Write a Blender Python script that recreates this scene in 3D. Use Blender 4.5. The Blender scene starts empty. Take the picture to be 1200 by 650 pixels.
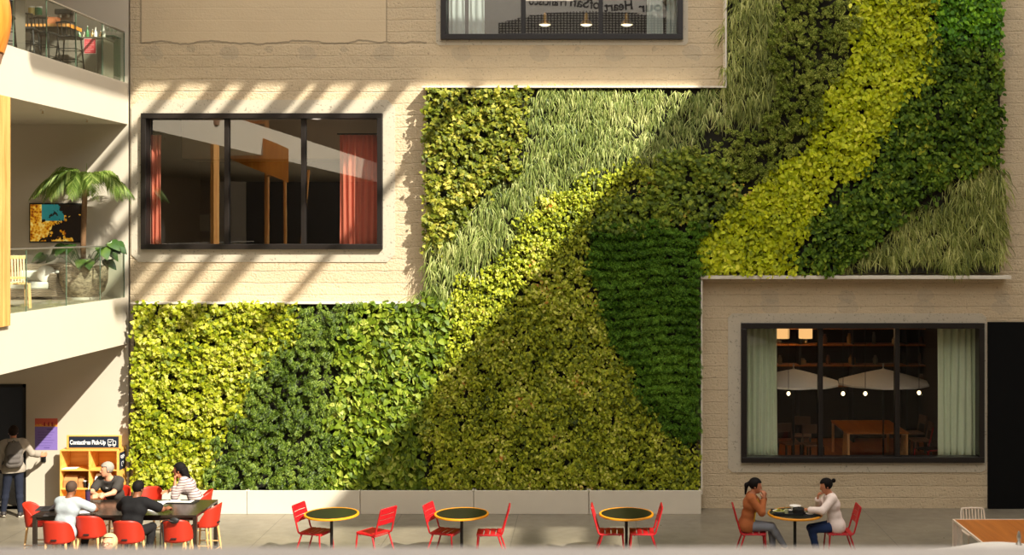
import bpy, math, random
import numpy as np
from mathutils import Vector, Matrix

random.seed(7)
RNG = np.random.default_rng(11)
PI = math.pi
SC = bpy.context.scene
COL = SC.collection

# ------------------------------------------------------------------ places
# the eye stands on a terrace 5.46 m above the hall floor, the planted wall is 24.5 m away
EYE = 5.46
FPX, CX, CY = 1460.0, 690.0, 270.0
WALL = 24.5


def W(px, py, Y=WALL):
    return Vector(((px - CX) / FPX * Y, Y, EYE - (py - CY) / FPX * Y))


def XX(px, Y=WALL):
    return (px - CX) / FPX * Y


def ZZ(py, Y=WALL):
    return EYE - (py - CY) / FPX * Y


# ------------------------------------------------------------------ mesh builder
class MB:
    def __init__(self):
        self.v, self.f = [], []

    def add(self, vs, fs):
        b = len(self.v)
        self.v.extend([tuple(p) for p in vs])
        self.f.extend([tuple(b + i for i in f) for f in fs])
        return self

    def box(self, x0, x1, y0, y1, z0, z1, M=None):
        vs = [(x0, y0, z0), (x1, y0, z0), (x1, y1, z0), (x0, y1, z0),
              (x0, y0, z1), (x1, y0, z1), (x1, y1, z1), (x0, y1, z1)]
        if M is not None:
            vs = [M @ Vector(p) for p in vs]
        return self.add(vs, [(0, 3, 2, 1), (4, 5, 6, 7), (0, 1, 5, 4), (1, 2, 6, 5), (2, 3, 7, 6), (3, 0, 4, 7)])

    def bar(self, a, b, w, h, up=(0, 0, 1)):
        a, b = Vector(a), Vector(b)
        d = (b - a).normalized()
        u = Vector(up)
        if abs(d.dot(u)) > .98:
            u = Vector((0, 1, 0))
        s = d.cross(u).normalized()
        u = s.cross(d).normalized()
        vs = []
        for p in (a, b):
            for q, r in ((-1, -1), (1, -1), (1, 1), (-1, 1)):
                vs.append(p + s * (q * w / 2) + u * (r * h / 2))
        return self.add(vs, [(3, 2, 1, 0), (4, 5, 6, 7), (0, 1, 5, 4), (1, 2, 6, 5), (2, 3, 7, 6), (3, 0, 4, 7)])

    def tube(self, pts, r, n=8, closed=False, caps=True):
        pts = [Vector(p) for p in pts]
        rs = r if isinstance(r, (list, tuple)) else [r] * len(pts)
        m = len(pts)
        vs, fs = [], []
        prev = None
        for i, p in enumerate(pts):
            if closed:
                d = (pts[(i + 1) % m] - pts[i - 1]).normalized()
            else:
                d = (pts[min(i + 1, m - 1)] - pts[max(i - 1, 0)]).normalized()
            if prev is None:
                u = Vector((0, 0, 1)) if abs(d.z) < .9 else Vector((1, 0, 0))
            else:
                u = prev
            s = d.cross(u).normalized()
            u = s.cross(d).normalized()
            prev = u
            for k in range(n):
                a = 2 * PI * k / n
                vs.append(p + (s * math.cos(a) + u * math.sin(a)) * rs[i])
        for i in range(m if closed else m - 1):
            j = (i + 1) % m
            for k in range(n):
                l = (k + 1) % n
                fs.append((i * n + k, i * n + l, j * n + l, j * n + k))
        if caps and not closed:
            fs.append(tuple(range(n - 1, -1, -1)))
            fs.append(tuple((m - 1) * n + k for k in range(n)))
        return self.add(vs, fs)

    def lathe(self, prof, c=(0, 0, 0), n=32):
        vs, fs = [], []
        m = len(prof)
        for (r, z) in prof:
            for k in range(n):
                a = 2 * PI * k / n
                vs.append((c[0] + r * math.cos(a), c[1] + r * math.sin(a), c[2] + z))
        for i in range(m - 1):
            for k in range(n):
                l = (k + 1) % n
                fs.append((i * n + k, i * n + l, (i + 1) * n + l, (i + 1) * n + k))
        if prof[0][0] > 1e-5:
            fs.append(tuple(range(n - 1, -1, -1)))
        if prof[-1][0] > 1e-5:
            fs.append(tuple((m - 1) * n + k for k in range(n)))
        return self.add(vs, fs)

    def ell(self, c, r, nu=12, nv=8):
        vs, fs = [], []
        for i in range(nv + 1):
            t = PI * i / nv
            for k in range(nu):
                a = 2 * PI * k / nu
                vs.append((c[0] + r[0] * math.sin(t) * math.cos(a), c[1] + r[1] * math.sin(t) * math.sin(a), c[2] + r[2] * math.cos(t)))
        for i in range(nv):
            for k in range(nu):
                l = (k + 1) % nu
                fs.append((i * nu + k, (i + 1) * nu + k, (i + 1) * nu + l, i * nu + l))
        return self.add(vs, fs)

    def prism(self, poly, y0, y1):
        """polygon in x,z swept along y"""
        n = len(poly)
        vs = [(p[0], y0, p[1]) for p in poly] + [(p[0], y1, p[1]) for p in poly]
        fs = [tuple(range(n)), tuple(range(2 * n - 1, n - 1, -1))]
        for i in range(n):
            j = (i + 1) % n
            fs.append((i, n + i, n + j, j))
        return self.add(vs, fs)

    def xf(self, M):
        self.v = [tuple(M @ Vector(p)) for p in self.v]
        return self

    def build(self, name, mat, parent=None, smooth=False, bevel=0, loc=None, seg=2):
        me = bpy.data.meshes.new(name)
        me.from_pydata(self.v, [], self.f)
        me.validate()
        me.update()
        if mat:
            me.materials.append(mat)
        o = bpy.data.objects.new(name, me)
        COL.objects.link(o)
        if parent is not None:
            o.parent = parent
        if loc is not None:
            o.location = loc
        if smooth:
            me.polygons.foreach_set('use_smooth', [True] * len(me.polygons))
            try:
                me.set_sharp_from_angle(angle=math.radians(40 if smooth is True else smooth))
            except Exception:
                pass
        if bevel:
            b = o.modifiers.new('bevel', 'BEVEL')
            b.width = bevel
            b.segments = seg
            b.limit_method = 'ANGLE'
        return o


def np_mesh(name, V, F, mat, parent=None, smooth=True):
    """V (n,3) array, F (m,4) or (m,3) array"""
    me = bpy.data.meshes.new(name)
    k = F.shape[1]
    me.vertices.add(len(V))
    me.vertices.foreach_set('co', np.ascontiguousarray(V, dtype=np.float32).ravel())
    me.loops.add(F.size)
    me.loops.foreach_set('vertex_index', np.ascontiguousarray(F, dtype=np.int32).ravel())
    me.polygons.add(len(F))
    me.polygons.foreach_set('loop_start', np.arange(0, F.size, k, dtype=np.int32))
    try:
        me.polygons.foreach_set('loop_total', np.full(len(F), k, dtype=np.int32))
    except Exception:
        pass
    me.update(calc_edges=True)
    me.validate()
    if smooth:
        me.polygons.foreach_set('use_smooth', np.ones(len(me.polygons), dtype=bool))
    me.materials.append(mat)
    o = bpy.data.objects.new(name, me)
    COL.objects.link(o)
    if parent is not None:
        o.parent = parent
    return o


# ------------------------------------------------------------------ tags
def tag(o, label=None, cat=None, group=None, kind=None):
    if label:
        o['label'] = label
    if cat:
        o['category'] = cat
    if group:
        o['group'] = group
    if kind:
        o['kind'] = kind
    return o


def thing(name, loc, label, cat, group=None, rz=0.0):
    o = bpy.data.objects.new(name, None)
    o.empty_display_size = .1
    COL.objects.link(o)
    o.location = loc
    o.rotation_euler = (0, 0, rz)
    return tag(o, label, cat, group)


def struct(o, label=None):
    o['kind'] = 'structure'
    if label:
        o['label'] = label
    return o


def structE(name, loc=(0, 0, 0), label=None):
    o = bpy.data.objects.new(name, None)
    COL.objects.link(o)
    o.location = loc
    return struct(o, label)


def kids(o):
    return [c for c in bpy.data.objects if c.parent is o]


def copy_tree(o, parent=None, ch=None):
    c = o.copy()
    COL.objects.link(c)
    if parent is not None:
        c.parent = parent
    for k in kids(o):
        if k is not c:
            copy_tree(k, c)
    return c


def place(o, loc, rz=0.0, label=None, group=None):
    o.location = loc
    o.rotation_euler = (0, 0, rz)
    if label:
        o['label'] = label
    if group:
        o['group'] = group
    return o


# ------------------------------------------------------------------ materials
def srgb(r, g, b):
    f = lambda c: (c / 255) / 12.92 if c / 255 <= .04045 else ((c / 255 + .055) / 1.055) ** 2.4
    return (f(r), f(g), f(b), 1)


class NT:
    def __init__(self, name):
        self.m = bpy.data.materials.new(name)
        self.m.use_nodes = True
        self.t = self.m.node_tree
        self.t.nodes.clear()
        self.out = self.n('ShaderNodeOutputMaterial')

    def n(self, typ, **kw):
        nd = self.t.nodes.new(typ)
        for k, v in kw.items():
            if k.startswith('i_'):
                key = k[2:]
                key = int(key) if key.isdigit() else key.replace('_', ' ')
                nd.inputs[key].default_value = v
            else:
                setattr(nd, k, v)
        return nd

    def l(self, a, b):
        self.t.links.new(a, b)

    def ramp(self, fac, stops, interp='LINEAR'):
        r = self.n('ShaderNodeValToRGB')
        r.color_ramp.interpolation = interp
        el = r.color_ramp.elements
        while len(el) < len(stops):
            el.new(.5)
        for e, (p, c) in zip(el, stops):
            e.position = p
            e.color = c
        self.l(fac, r.inputs[0])
        return r.outputs[0]

    def math(self, op, a, b=None, clamp=False):
        m = self.n('ShaderNodeMath', operation=op, use_clamp=clamp)
        for i, x in enumerate((a, b)):
            if x is None:
                continue
            if isinstance(x, (int, float)):
                m.inputs[i].default_value = x
            else:
                self.l(x, m.inputs[i])
        return m.outputs[0]

    def mix(self, fac, a, b, mode='MIX'):
        m = self.n('ShaderNodeMix', data_type='RGBA', blend_type=mode)
        for s, x in ((m.inputs[0], fac), (m.inputs[6], a), (m.inputs[7], b)):
            if isinstance(x, (int, float)):
                s.default_value = x
            elif isinstance(x, tuple):
                s.default_value = x
            else:
                self.l(x, s)
        return m.outputs[2]

    def coord(self, which='Object'):
        return self.n('ShaderNodeTexCoord').outputs[which]

    def noise(self, vec, scale, detail=4, rough=.55, dist=0):
        n = self.n('ShaderNodeTexNoise')
        n.inputs['Scale'].default_value = scale
        n.inputs['Detail'].default_value = detail
        n.inputs['Roughness'].default_value = rough
        n.inputs['Distortion'].default_value = dist
        self.l(vec, n.inputs['Vector'])
        return n.outputs['Fac']

    def mapping(self, vec, scale=(1, 1, 1), rot=(0, 0, 0), loc=(0, 0, 0)):
        m = self.n('ShaderNodeMapping')
        m.inputs['Scale'].default_value = scale
        m.inputs['Rotation'].default_value = rot
        m.inputs['Location'].default_value = loc
        self.l(vec, m.inputs['Vector'])
        return m.outputs[0]

    def pbsdf(self, color=None, rough=.5, metal=0, bump=None, bstr=.3, bdist=.01, spec=.5, emis=None, estr=0):
        p = self.n('ShaderNodeBsdfPrincipled')
        if color is not None:
            if isinstance(color, tuple):
                p.inputs['Base Color'].default_value = color
            else:
                self.l(color, p.inputs['Base Color'])
        if isinstance(rough, (int, float)):
            p.inputs['Roughness'].default_value = rough
        else:
            self.l(rough, p.inputs['Roughness'])
        p.inputs['Metallic'].default_value = metal
        p.inputs['Specular IOR Level'].default_value = spec
        if bump is not None:
            b = self.n('ShaderNodeBump')
            b.inputs['Strength'].default_value = bstr
            b.inputs['Distance'].default_value = bdist
            self.l(bump, b.inputs['Height'])
            self.l(b.outputs[0], p.inputs['Normal'])
        if emis is not None:
            if isinstance(emis, tuple):
                p.inputs['Emission Color'].default_value = emis
            else:
                self.l(emis, p.inputs['Emission Color'])
            p.inputs['Emission Strength'].default_value = estr
        return p

    def done(self, sh):
        self.l(sh.outputs[0] if hasattr(sh, 'outputs') else sh, self.out.inputs[0])
        return self.m


def simple(name, c, rough=.5, metal=0, var=.12, scale=9, spec=.5, bump=0.0, bscale=60):
    t = NT(name)
    co = t.coord()
    f = t.noise(co, scale, 3)
    dark = tuple(x * (1 - var) for x in c[:3]) + (1,)
    lite = tuple(min(1, x * (1 + var)) for x in c[:3]) + (1,)
    col = t.mix(f, dark, lite)
    bp = t.noise(co, bscale, 3) if bump else None
    return t.done(t.pbsdf(col, rough, metal, bump=bp, bstr=bump, spec=spec))


def emitter(name, c, s):
    t = NT(name)
    e = t.n('ShaderNodeEmission')
    e.inputs[0].default_value = c
    e.inputs[1].default_value = s
    return t.done(e)


def glass(name, tint, refl, rough=0.0):
    t = NT(name)
    a = t.n('ShaderNodeBsdfTransparent')
    a.inputs[0].default_value = tint
    g = t.n('ShaderNodeBsdfGlossy')
    g.inputs['Roughness'].default_value = rough
    g.inputs[0].default_value = (1, 1, 1, 1)
    m = t.n('ShaderNodeMixShader')
    m.inputs[0].default_value = refl
    t.l(a.outputs[0], m.inputs[1])
    t.l(g.outputs[0], m.inputs[2])
    return t.done(m)


def wood(name, a, b, scale=6, axis='X', rough=.5):
    t = NT(name)
    s = {'X': (.25, 3, 3), 'Y': (3, .25, 3), 'Z': (3, 3, .25)}[axis]
    v = t.mapping(t.coord(), s)
    f = t.noise(v, scale, 5, .6, .6)
    return t.done(t.pbsdf(t.ramp(f, [(.3, a), (.7, b)]), rough, bump=f, bstr=.08))


def leaf_mat(name, stops, trans=.3, patch=None, spec=.28, rough=.5):
    """leaf colours differ from leaf to leaf and from plant to plant"""
    t = NT(name)
    g = t.n('ShaderNodeNewGeometry')
    n2 = t.noise(t.coord(), 1.6, 2)
    r = t.math('ADD', t.math('MULTIPLY', g.outputs['Random Per Island'], .72), t.math('MULTIPLY', t.math('SUBTRACT', n2, .5), .9))
    r = t.math('ADD', r, .14, clamp=True)
    col = t.ramp(r, stops)
    p = t.pbsdf(col, rough, spec=spec)
    tr = t.n('ShaderNodeBsdfTranslucent')
    t.l(t.mix(.35, col, (.75, .85, .1, 1), 'MULTIPLY'), tr.inputs[0])
    m = t.n('ShaderNodeMixShader')
    m.inputs[0].default_value = trans
    t.l(p.outputs[0], m.inputs[1])
    t.l(tr.outputs[0], m.inputs[2])
    return t.done(m)


def concrete(name, base, board=True):
    t = NT(name)
    co = t.coord()
    big = t.noise(co, .55, 4, .6)
    mid = t.noise(t.mapping(co, (.7, 1, 2.4)), 2.2, 5, .65)
    fine = t.noise(co, 22, 3, .6)
    d = lambda k: tuple(x * k for x in base[:3]) + (1,)
    col = t.mix(big, d(.82), d(1.15))
    col = t.mix(t.ramp(mid, [(.35, (0, 0, 0, 1)), (.7, (1, 1, 1, 1))]), col, d(1.05))
    col = t.mix(t.ramp(fine, [(.30, (1, 1, 1, 1)), (.40, (0, 0, 0, 1))]), col, d(.52))
    h = t.math('ADD', t.math('MULTIPLY', mid, .5), t.math('MULTIPLY', fine, .5))
    if board:
        sep = t.n('ShaderNodeSeparateXYZ')
        t.l(co, sep.inputs[0])
        wob = t.noise(t.mapping(co, (1, 1, .05)), .9, 4, .7)
        z = t.math('ADD', sep.outputs['Z'], t.math('MULTIPLY', wob, .07))
        q = t.math('DIVIDE', z, .235)
        fr = t.math('FRACT', q)
        line = t.math('ABSOLUTE', t.math('SUBTRACT', fr, .5))
        ln = t.ramp(line, [(.44, (0, 0, 0, 1)), (.495, (1, 1, 1, 1))])
        rowtone = t.n('ShaderNodeTexWhiteNoise', noise_dimensions='1D')
        t.l(t.math('FLOOR', q), rowtone.inputs['W'])
        col = t.mix(t.math('MULTIPLY', rowtone.outputs['Value'], .22), col, d(.78))
        brk = t.ramp(t.noise(t.mapping(co, (1, 1, 3)), 1.7, 3), [(.42, (0, 0, 0, 1)), (.6, (1, 1, 1, 1))])
        lnb = t.math('MULTIPLY', ln, brk)
        col = t.mix(t.math('MULTIPLY', lnb, .24), col, d(.55))
        h = t.math('SUBTRACT', h, t.math('MULTIPLY', ln, .22))
    return t, co, col, h, d


def make_wall_mat():
    t, co, col, h, d = concrete('board_formed_concrete', srgb(200, 181, 150))
    # a smooth infilled panel at the upper left and round tie marks along the pour line
    sep = t.n('ShaderNodeSeparateXYZ')
    t.l(co, sep.inputs[0])
    X, Z = sep.outputs['X'], sep.outputs['Z']
    wz = t.math('ADD', Z, t.math('MULTIPLY', t.math('SUBTRACT', t.noise(t.mapping(co, (1, 1, 0)), 1.3, 4), .5), .28))
    m = t.math('MULTIPLY', t.math('GREATER_THAN', wz, ZZ(50)), t.math('MULTIPLY', t.math('GREATER_THAN', X, XX(165)), t.math('LESS_THAN', X, XX(453))))
    sm = t.mix(t.noise(co, 1.2, 4), d(.98), d(1.12))
    col = t.mix(m, col, sm)
    edge = t.math('LESS_THAN', t.math('ABSOLUTE', t.math('SUBTRACT', wz, ZZ(50))), .018)
    edge = t.math('MULTIPLY', edge, t.math('MULTIPLY', t.math('GREATER_THAN', X, XX(165)), t.math('LESS_THAN', X, XX(500))))
    side = t.math('MULTIPLY', t.math('GREATER_THAN', wz, ZZ(50)), t.math('MAXIMUM', t.math('LESS_THAN', t.math('ABSOLUTE', t.math('SUBTRACT', X, XX(165))), .018), t.math('LESS_THAN', t.math('ABSOLUTE', t.math('SUBTRACT', X, XX(453))), .012)))
    col = t.mix(t.math('MAXIMUM', t.math('MULTIPLY', edge, .75), t.math('MULTIPLY', side, .7)), col, d(.4))
    # grey repair spots: two rows, 1.55 m apart
    fx = t.math('SUBTRACT', t.math('FRACT', t.math('DIVIDE', t.math('ADD', X, 9.35), 1.52)), .5)
    fx = t.math('MULTIPLY', fx, 1.52)
    for zz, rr, kk in ((ZZ(62), .2, .62), (ZZ(57.5), .07, .45), (ZZ(347), .16, .7), (ZZ(360), .2, .7), (ZZ(462), .16, .7)):
        off = 0 if rr > .1 else .76
        f2 = fx if not off else t.math('MULTIPLY', t.math('SUBTRACT', t.math('FRACT', t.math('DIVIDE', t.math('ADD', X, 9.35 + off), 1.52)), .5), 1.52)
        dz = t.math('MULTIPLY', t.math('SUBTRACT', Z, zz), 1.3)
        r2 = t.math('SQRT', t.math('ADD', t.math('MULTIPLY', f2, f2), t.math('MULTIPLY', dz, dz)))
        r2 = t.math('ADD', r2, t.math('MULTIPLY', t.math('SUBTRACT', t.noise(co, 5, 3), .5), .25))
        col = t.mix(t.math('MULTIPLY', t.math('LESS_THAN', r2, rr), .24), col, tuple(x * kk for x in srgb(176, 168, 152)[:3]) + (1,))
    h = t.math('MULTIPLY', h, t.math('SUBTRACT', 1, t.math('MULTIPLY', m, .75)))
    return t.done(t.pbsdf(col, .85, bump=h, bstr=1, bdist=.04, spec=.25))


def make_floor_mat():
    t = NT('polished_concrete_floor')
    co = t.coord()
    f = t.noise(co, .8, 6, .65)
    f2 = t.noise(co, 5, 4)
    col = t.ramp(f, [(.3, srgb(106, 99, 85)), (.7, srgb(142, 132, 113))])
    col = t.mix(t.math('MULTIPLY', f2, .3), col, srgb(98, 92, 78))
    sep = t.n('ShaderNodeSeparateXYZ')
    t.l(co, sep.inputs[0])
    jx = t.math('LESS_THAN', t.math('ABSOLUTE', t.math('SUBTRACT', t.math('FRACT', t.math('DIVIDE', t.math('ADD', sep.outputs['X'], 9.2), 2.24)), .5)), .0035)
    jy = t.math('LESS_THAN', t.math('ABSOLUTE', t.math('SUBTRACT', t.math('FRACT', t.math('DIVIDE', sep.outputs['Y'], 2.24)), .5)), .0035)
    col = t.mix(t.math('MULTIPLY', t.math('MAXIMUM', jx, jy), .7), col, srgb(70, 64, 54))
    rough = t.math('ADD', t.math('MULTIPLY', f2, .2), .22)
    return t.done(t.pbsdf(col, rough, bump=f2, bstr=.03, spec=.5))


M = {}
M['wall'] = make_wall_mat()
_t, _co, _col, _h, _d = concrete('smooth_grey_plaster', srgb(190, 180, 160), board=False)
M['plaster'] = _t.done(_t.pbsdf(_col, .8, bump=_h, bstr=.35, bdist=.012, spec=.25))
M['floor'] = make_floor_mat()
M['white'] = simple('white_painted_plaster', srgb(198, 188, 170), .75, var=.03, scale=2, spec=.3)
M['cream'] = simple('cream_painted_ceiling', srgb(190, 172, 146), .8, var=.04, scale=2)
M['galleryfloor'] = simple('gallery_floor', srgb(142, 132, 112), .5, var=.15, scale=2)
M['ledge'] = simple('pale_metal_flashing', srgb(216, 208, 192), .45, var=.06)
M['planter'] = simple('pale_cast_planter', srgb(212, 203, 184), .6, var=.05, scale=3, bump=.05)
M['soil'] = simple('dark_felt', srgb(34, 32, 22), .95, var=.4, scale=14)
M['frame'] = simple('dark_bronze_frame', srgb(30, 25, 22), .4, .1, var=.1)
M['black'] = simple('black_paint', srgb(22, 21, 20), .6, var=.15)
M['blackmetal'] = simple('black_powder_coat', srgb(28, 27, 26), .4, .2)
M['dooreblack'] = simple('matt_black_door', srgb(10, 10, 10), .85, var=.15, spec=.15)
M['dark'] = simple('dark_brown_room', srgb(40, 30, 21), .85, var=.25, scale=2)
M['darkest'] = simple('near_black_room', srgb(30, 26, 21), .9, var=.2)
M['glassL'] = glass('tinted_window_glass', (.8, .8, .78, 1), .22)
M['glassT'] = glass('upper_window_glass', (.85, .87, .85, 1), .24)
M['glassR'] = glass('lower_window_glass', (.9, .9, .88, 1), .04)
M['rail'] = glass('balustrade_glass', (.9, .935, .9, 1), .06)
M['railedge'] = simple('green_glass_edge', srgb(96, 118, 98), .2)
M['steel'] = simple('brushed_steel', srgb(176, 170, 160), .35, .85, var=.08)
M['timber'] = wood('honey_timber', srgb(196, 128, 62), srgb(232, 176, 104), 3, 'Z', .45)
M['orangetimber'] = wood('orange_timber', srgb(202, 112, 30), srgb(240, 160, 62), 3, 'Z', .4)
M['shelfwood'] = wood('birch_ply', srgb(226, 158, 66), srgb(244, 190, 100), 3, 'X', .5)
M['legwood'] = wood('ash_legs', srgb(214, 160, 96), srgb(236, 192, 130), 6, 'Z', .45)
M['tablewood'] = wood('oiled_table_wood', srgb(156, 88, 32), srgb(186, 114, 48), 3, 'Y', .4)
M['red'] = simple('red_powder_coat', srgb(178, 20, 28), .38, var=.06)
M['redshell'] = simple('red_orange_shell', srgb(180, 42, 20), .5, var=.06)
M['yellowedge'] = simple('yellow_wood_edge', srgb(228, 150, 26), .4, var=.08, scale=20)
M['tabletop'] = simple('dark_linoleum', srgb(34, 34, 24), .3, var=.1)
M['commtable'] = simple('dark_stained_tabletop', srgb(44, 36, 30), .22, var=.2, scale=4)
M['ceramic'] = simple('white_ceramic', srgb(236, 230, 220), .25, var=.03)
M['paper'] = simple('white_paper', srgb(240, 236, 228), .8, var=.03)
M['kraft'] = simple('brown_paper', srgb(178, 128, 76), .8, var=.1, scale=20)
M['navy'] = simple('navy_sign_face', srgb(30, 38, 54), .5, var=.04)
M['signwhite'] = simple('white_sign_ink', srgb(244, 242, 238), .6, var=.01)
M['shade_warm'] = emitter('warm_lamp_shade', (1, .55, .2, 1), 1.1)
M['bulb'] = emitter('warm_bulb', (1, .75, .4, 1), 9)
M['brass'] = simple('brass', srgb(170, 130, 60), .3, .8)

# ------------------------------------------------------------------ room shell
def plane_with_holes(name, x0, x1, z0, z1, holes, y, thick, mat):
    """a wall facing the eye with window openings and their reveals"""
    xs = sorted({x0, x1, *[h[0] for h in holes], *[h[1] for h in holes]})
    zs = sorted({z0, z1, *[h[2] for h in holes], *[h[3] for h in holes]})
    mb = MB()
    ins = lambda x, z: any(h[0] < x < h[1] and h[2] < z < h[3] for h in holes)
    for i in range(len(xs) - 1):
        for j in range(len(zs) - 1):
            if ins((xs[i] + xs[i + 1]) / 2, (zs[j] + zs[j + 1]) / 2):
                continue
            a, b, c, d = xs[i], xs[i + 1], zs[j], zs[j + 1]
            mb.add([(a, y, c), (b, y, c), (b, y, d), (a, y, d)], [(0, 1, 2, 3)])
            mb.add([(a, y + thick, c), (b, y + thick, c), (b, y + thick, d), (a, y + thick, d)], [(3, 2, 1, 0)])
    for (a, b, c, d) in holes:
        t = thick
        mb.add([(a, y, c), (a, y, d), (a, y + t, d), (a, y + t, c)], [(0, 1, 2, 3)])
        mb.add([(b, y, c), (b, y + t, c), (b, y + t, d), (b, y, d)], [(0, 1, 2, 3)])
        mb.add([(a, y, c), (a, y + t, c), (b, y + t, c), (b, y, c)], [(0, 1, 2, 3)])
        mb.add([(a, y, d), (b, y, d), (b, y + t, d), (a, y + t, d)], [(0, 1, 2, 3)])
    mb.add([(x0, y, z1), (x1, y, z1), (x1, y + thick, z1), (x0, y + thick, z1)], [(0, 1, 2, 3)])
    return mb.build(name, mat)


def rect(px0, px1, py0, py1, Y=WALL):
    return (XX(px0, Y), XX(px1, Y), ZZ(py1, Y), ZZ(py0, Y))


WIN_L = rect(170, 446, 136, 289)
WIN_T = rect(520, 797, -110, 44)
WIN_R = rect(871, 1149, 381, 538)
XE = XX(152.5)          # where the white wall meets the concrete
ROOF = 16.0

struct(plane_with_holes('wall_back', XE, 14, 0, ROOF, [WIN_L, WIN_T, WIN_R], WALL, .32, M['wall']))
DOORH = (-13.0, XX(30, 24.4), 0.0, ZZ(450, 24.4))
struct(plane_with_holes('wall_left', -16, XE, 0, ROOF, [DOORH], WALL - .08, .3, M['white']))
mb = MB()
mb.box(-30, 30, -12, 32, -.2, 0)
struct(mb.build('floor', M['floor']))

# upper floors at the left: slabs with a white fascia running towards the eye
FX = -9.04
for nm, z0, z1 in (('floor_middle', ZZ(402), ZZ(348)), ('floor_upper', ZZ(146), ZZ(98)), ('floor_top', 11.75, 12.55)):
    mb = MB().box(-16, FX, -4, WALL - .08, z0, z1)
    struct(mb.build(nm, M['white']))
for nm, z in (('floor_middle_finish', ZZ(348)), ('floor_upper_finish', ZZ(98))):
    struct(MB().box(-15.9, FX - .12, -4, WALL - .09, z, z + .004).build(nm, M['galleryfloor']))
struct(MB().box(-9, 9, -8.99, -8.94, 14.0, ROOF + 1.9).build('trim_sign_band', simple('pale_sign_band', srgb(196, 190, 178), .8)))
struct(MB().box(-16.3, -16, -9.3, WALL + .2, 0, ROOF).build('wall_side', M['cream']))

struct(MB().box(20, 20.3, -9.3, WALL, 0, ROOF).build('wall_light_block', M['cream']))  # unseen wall added to cut sky light from the right
# unseen roof, its skylight openings shaped to throw the sun patches on the wall
RY0, RY1 = 5.0, 18.1
mb = MB()
rz0, rz1 = ROOF, ROOF + .25
mb.box(-16.3, 30, RY1, 19.5, rz0, rz1)              # over the planted wall
mb.box(-16.3, -7, -8, RY1, rz0, rz1)                      # over the left galleries
mb.box(9.1, 30, 9.6, RY1, rz0, rz1)
mb.box(15.0, 30, -9.3, 9.6, rz0, rz1)  # unseen panel, extended to keep sun off the lower right
mb.box(3.5, 15.0, -9.3, -3.5, rz0, rz1)  # unseen panel added to keep sun off the terrace parapet
mb.box(11.0, 15.0, -3.5, 4.2, rz0, rz1)  # unseen panel added to shade the near parasol
struct(mb.build('ceiling', M['cream']))
for i, x in enumerate([-6.0, -4.75, -3.9, -2.9, -2.2, -1.35, -.55, .1, .95, 1.55, 2.3, 3.0, 4.6]):
    w = (.10, .22, .12, .30, .14)[i % 5] if x < 4 else .07
    struct(MB().box(x, x + w, 13.6, RY1, ROOF + .02, ROOF + .22).build('ceiling_beam_%d' % (i + 1), M['cream']))
for i, y in enumerate([]):
    struct(MB().box(-7, 9.1, y, y + .16, ROOF + .24, ROOF + .4).build('ceiling_purlin_%d' % (i + 1), M['cream']))
for i, x in enumerate([11.6, 12.9, 14.1]):
    struct(MB().box(x, x + .35, 5, 9.6, ROOF + .02, ROOF + .22).build('ceiling_rafter_%d' % (i + 1), M['cream']))

# the facade across the hall, seen only in the glass: an upper band with lettering
struct(MB().box(-16, 20, -9.3, -9.0, 0, ROOF + 2.0).build('wall_front', simple('grey_facade', srgb(84, 78, 70), .8)))

# the terrace the eye stands on, its parapet blurred at the foot of the picture
PZ = ZZ(640.5, 3.0)
struct(MB().box(-4, 4, 2.0, 3.0, PZ - 1.0, PZ).build('trim_parapet', simple('grey_parapet_cap', srgb(158, 149, 140), .7)))
struct(MB().box(-4, 4, -3, 2.0, PZ - 1.2, PZ - 1.0).build('floor_terrace', M['cream']))


# window surrounds of smoother plaster
def surround(name, px0, px1, py0, py1, hole, ch):
    o = rect(px0, px1, py0, py1)
    mb = MB()
    y0, y1 = WALL - .018, WALL
    c = ch / 59.6
    outer = [(o[0] + c, o[2]), (o[1] - c, o[2]), (o[1], o[2] + c), (o[1], o[3] - c), (o[1] - c, o[3]), (o[0] + c, o[3]), (o[0], o[3] - c), (o[0], o[2] + c)]
    inner = [(hole[0], hole[2]), (hole[1], hole[2]), (hole[1], hole[2]), (hole[1], hole[3]), (hole[1], hole[3]), (hole[0], hole[3]), (hole[0], hole[3]), (hole[0], hole[2])]
    for i in range(8):
        j = (i + 1) % 8
        a, b, q, p = outer[i], outer[j], inner[j], inner[i]
        pts = [a, b, q] if q == p else [a, b, q, p]
        n = len(pts)
        mb.add([(x, y0, z) for x, z in pts], [tuple(range(n))])
        mb.add([(a[0], y0, a[1]), (b[0], y0, b[1]), (b[0], y1, b[1]), (a[0], y1, a[1])], [(3, 2, 1, 0)])
    return struct(mb.build(name, M['plaster']))


surround('trim_1', 154, 463, 117, 307, WIN_L, 9)
surround('trim_2', 511, 806, -130, 53, WIN_T, 3)
surround('trim_3', 853, 1155.5, 367, 553, WIN_R, 5)


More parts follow.
